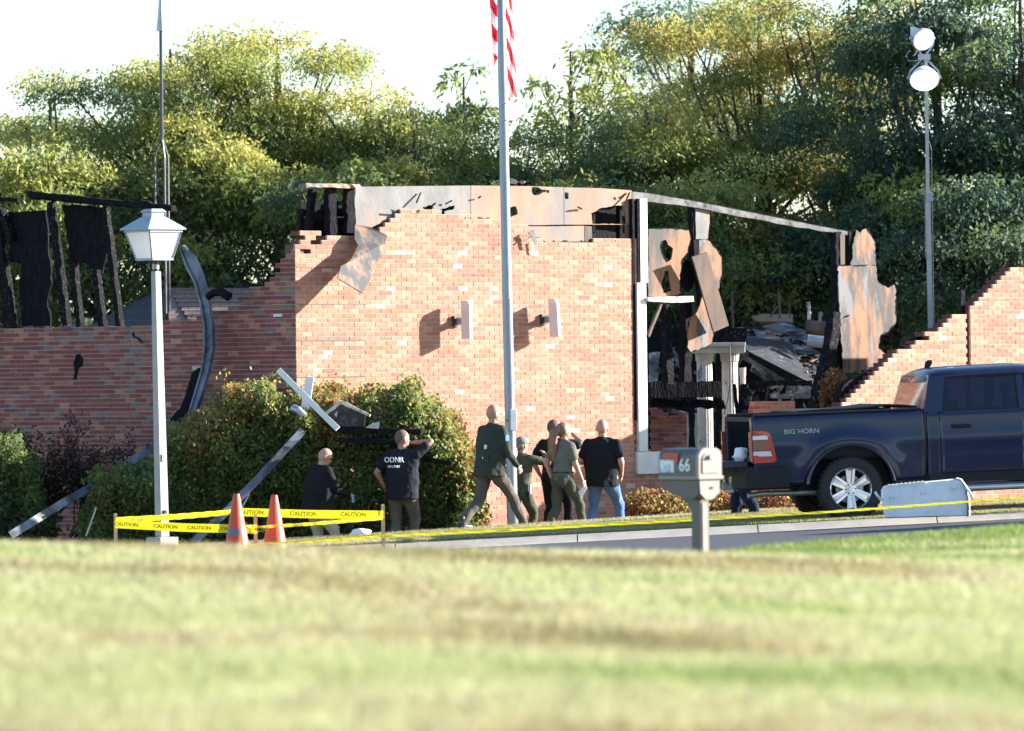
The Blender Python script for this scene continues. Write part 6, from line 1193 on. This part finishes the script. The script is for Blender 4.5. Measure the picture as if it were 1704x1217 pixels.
# 4 cap woman raising forearm
p = person('person in grey cap and olive uniform raising a forearm, right of the flagpole', 868, 82.6, 728, 1.66, 62, [(-.08, .11, 0), (.12, -.11, 0)], [(.12, .24, -.30), (.30, -.22, .03)], ('olive', 'olive'), lean=.10, long_sleeve=True, female=True, headyaw=-20, pitch=.05, elb={1: (0, .7, -.6), -1: (.1, -.9, -.42)})
mb = MB(); h, Fh, Lh, Uh = p['head'], p['Fh'], p['Lh'], p['Uh']; q = p['q']; mb.ball(q(h + Uh * .045), (.108, .09, .085), Fh, Lh, Uh, 18); mb.ball(q(h + Fh * .12 + Uh * .03), (.06, .065, .010), Fh, Lh, Uh, 12); mb.build('cap', 'greycap', p['t'], 'all')
mb = MB(); mb.tube([q(h - Fh * .10 - Uh * .02), q(h - Fh * .14 - Uh * .06), q(h - Fh * .12 - Uh * .14), q(h - Fh * .10 - Uh * .30)], [.03, .042, .035, .012], 10); mb.ball(q(h - Uh * .02 - Fh * .02), (.09, .086, .07), Fh, Lh, Uh, 14); mb.build('ponytail', 'hairblond', p['t'], 'all')
gear(p, [(-.05, -.18, .0, .05, .14)]); gear(p, [(-.08, -.17, -.08, .06, .08)], 'blackplastic', 'holster')
# 6 man behind in black, hand at brow
p = person('man in dark clothes mostly hidden behind the long-haired woman', 922, 83.6, 700, 1.80, 60, [(-.05, .14, 0), (.22, -.12, 0)], [(.02, .25, -.5), (.26, -.17, .10)], ('navycloth', 'blackcloth'), lean=.04, headyaw=-22, hair='crop', fat=1.08, elb={1: (-.6, .6, -.2), -1: (.3, -.8, -.35)})
# 5 woman with long hair and paper
p = person('woman with long brown ponytail in grey-green uniform holding a white paper', 938, 81.8, 704, 1.72, 42, [(-.26, .09, 0), (.30, -.09, 0)], [(-.05, .2, -.5), (.15, -.22, -.53)], ('greygreen', 'olive'), lean=.05, female=True, headyaw=-18, pitch=.03, hip_drop=.02)
h, Fh, Lh, Uh, q = p['head'], p['Fh'], p['Lh'], p['Uh'], p['q']
mb = MB(); mb.ball(q(h - Fh * .022 + Uh * .018), (.100, .092, .112), Fh, Lh, Uh, 18); mb.tube([q(h - Fh * .10 + Uh * .03), q(h - Fh * .155 - Uh * .02), q(h - Fh * .175 - Uh * .16), q(h - Fh * .175 - Uh * .32), q(h - Fh * .15 - Uh * .46)], [.045, .072, .078, .066, .018], 12, flat=.7); o = mb.build('long_hair', 'hairbrown', p['t']); remesh(o, .011, 3, .012, .03)
c = q(p['Wr'][-1] + (p['Wr'][-1] - p['El'][-1]).normalized() * .13); mb = MB(); mb.box(c + Vector((-.05, -.02, -.05)), (.075, .010, .19), (.8, .1, -.5), (0, 1, 0), (.5, 0, .8)); tag(mb.build('white_card', 'paper', None, bevel=.004), 'small white card in the hand of the long-haired woman', 'card')
# 7 jeans man
p = person('bald man in black polo shirt and blue jeans seen from behind, right of the group', 1002, 82.2, 699, 1.80, 72, [(-.08, .20, 0), (.24, -.22, .0)], [(.15, .20, -.30), (.10, -.25, -.50)], ('blackcloth', 'denim'), lean=.06, headyaw=8, fat=1.5, hip_drop=.03, untuck=1)
gear(p, [(-.02, -.21, .10, .04, .10), (-.02, -.22, .0, .045, .09), (.0, -.22, -.06, .04, .06)]); gear(p, [(.0, -.20, .03, .05, .17)], 'blackplastic', 'holster')
for s in (1, -1): mb = MB(); h = p['head']; mb.tube([p['q'](h + p['Fh'] * .08 + p['Lh'] * s * .06 + p['Uh'] * .01), p['q'](h - p['Fh'] * .02 + p['Lh'] * s * .09 + p['Uh'] * .012)], .005, 5); mb.build('glasses_arm', 'blackplastic', p['t'])
# 8 figure bent behind the tailgate: only the legs show
p = person('person in dark jeans bending down behind the truck bumper, only legs visible', 1300, 77.0, 745, 1.74, 8, [(-.22, .10, 0), (.16, -.10, 0)], [(.40, .15, -.38), (.42, -.15, -.38)], ('navycloth', 'darkdenim'), lean=1.15, pitch=.6, hair='crop', group=None)
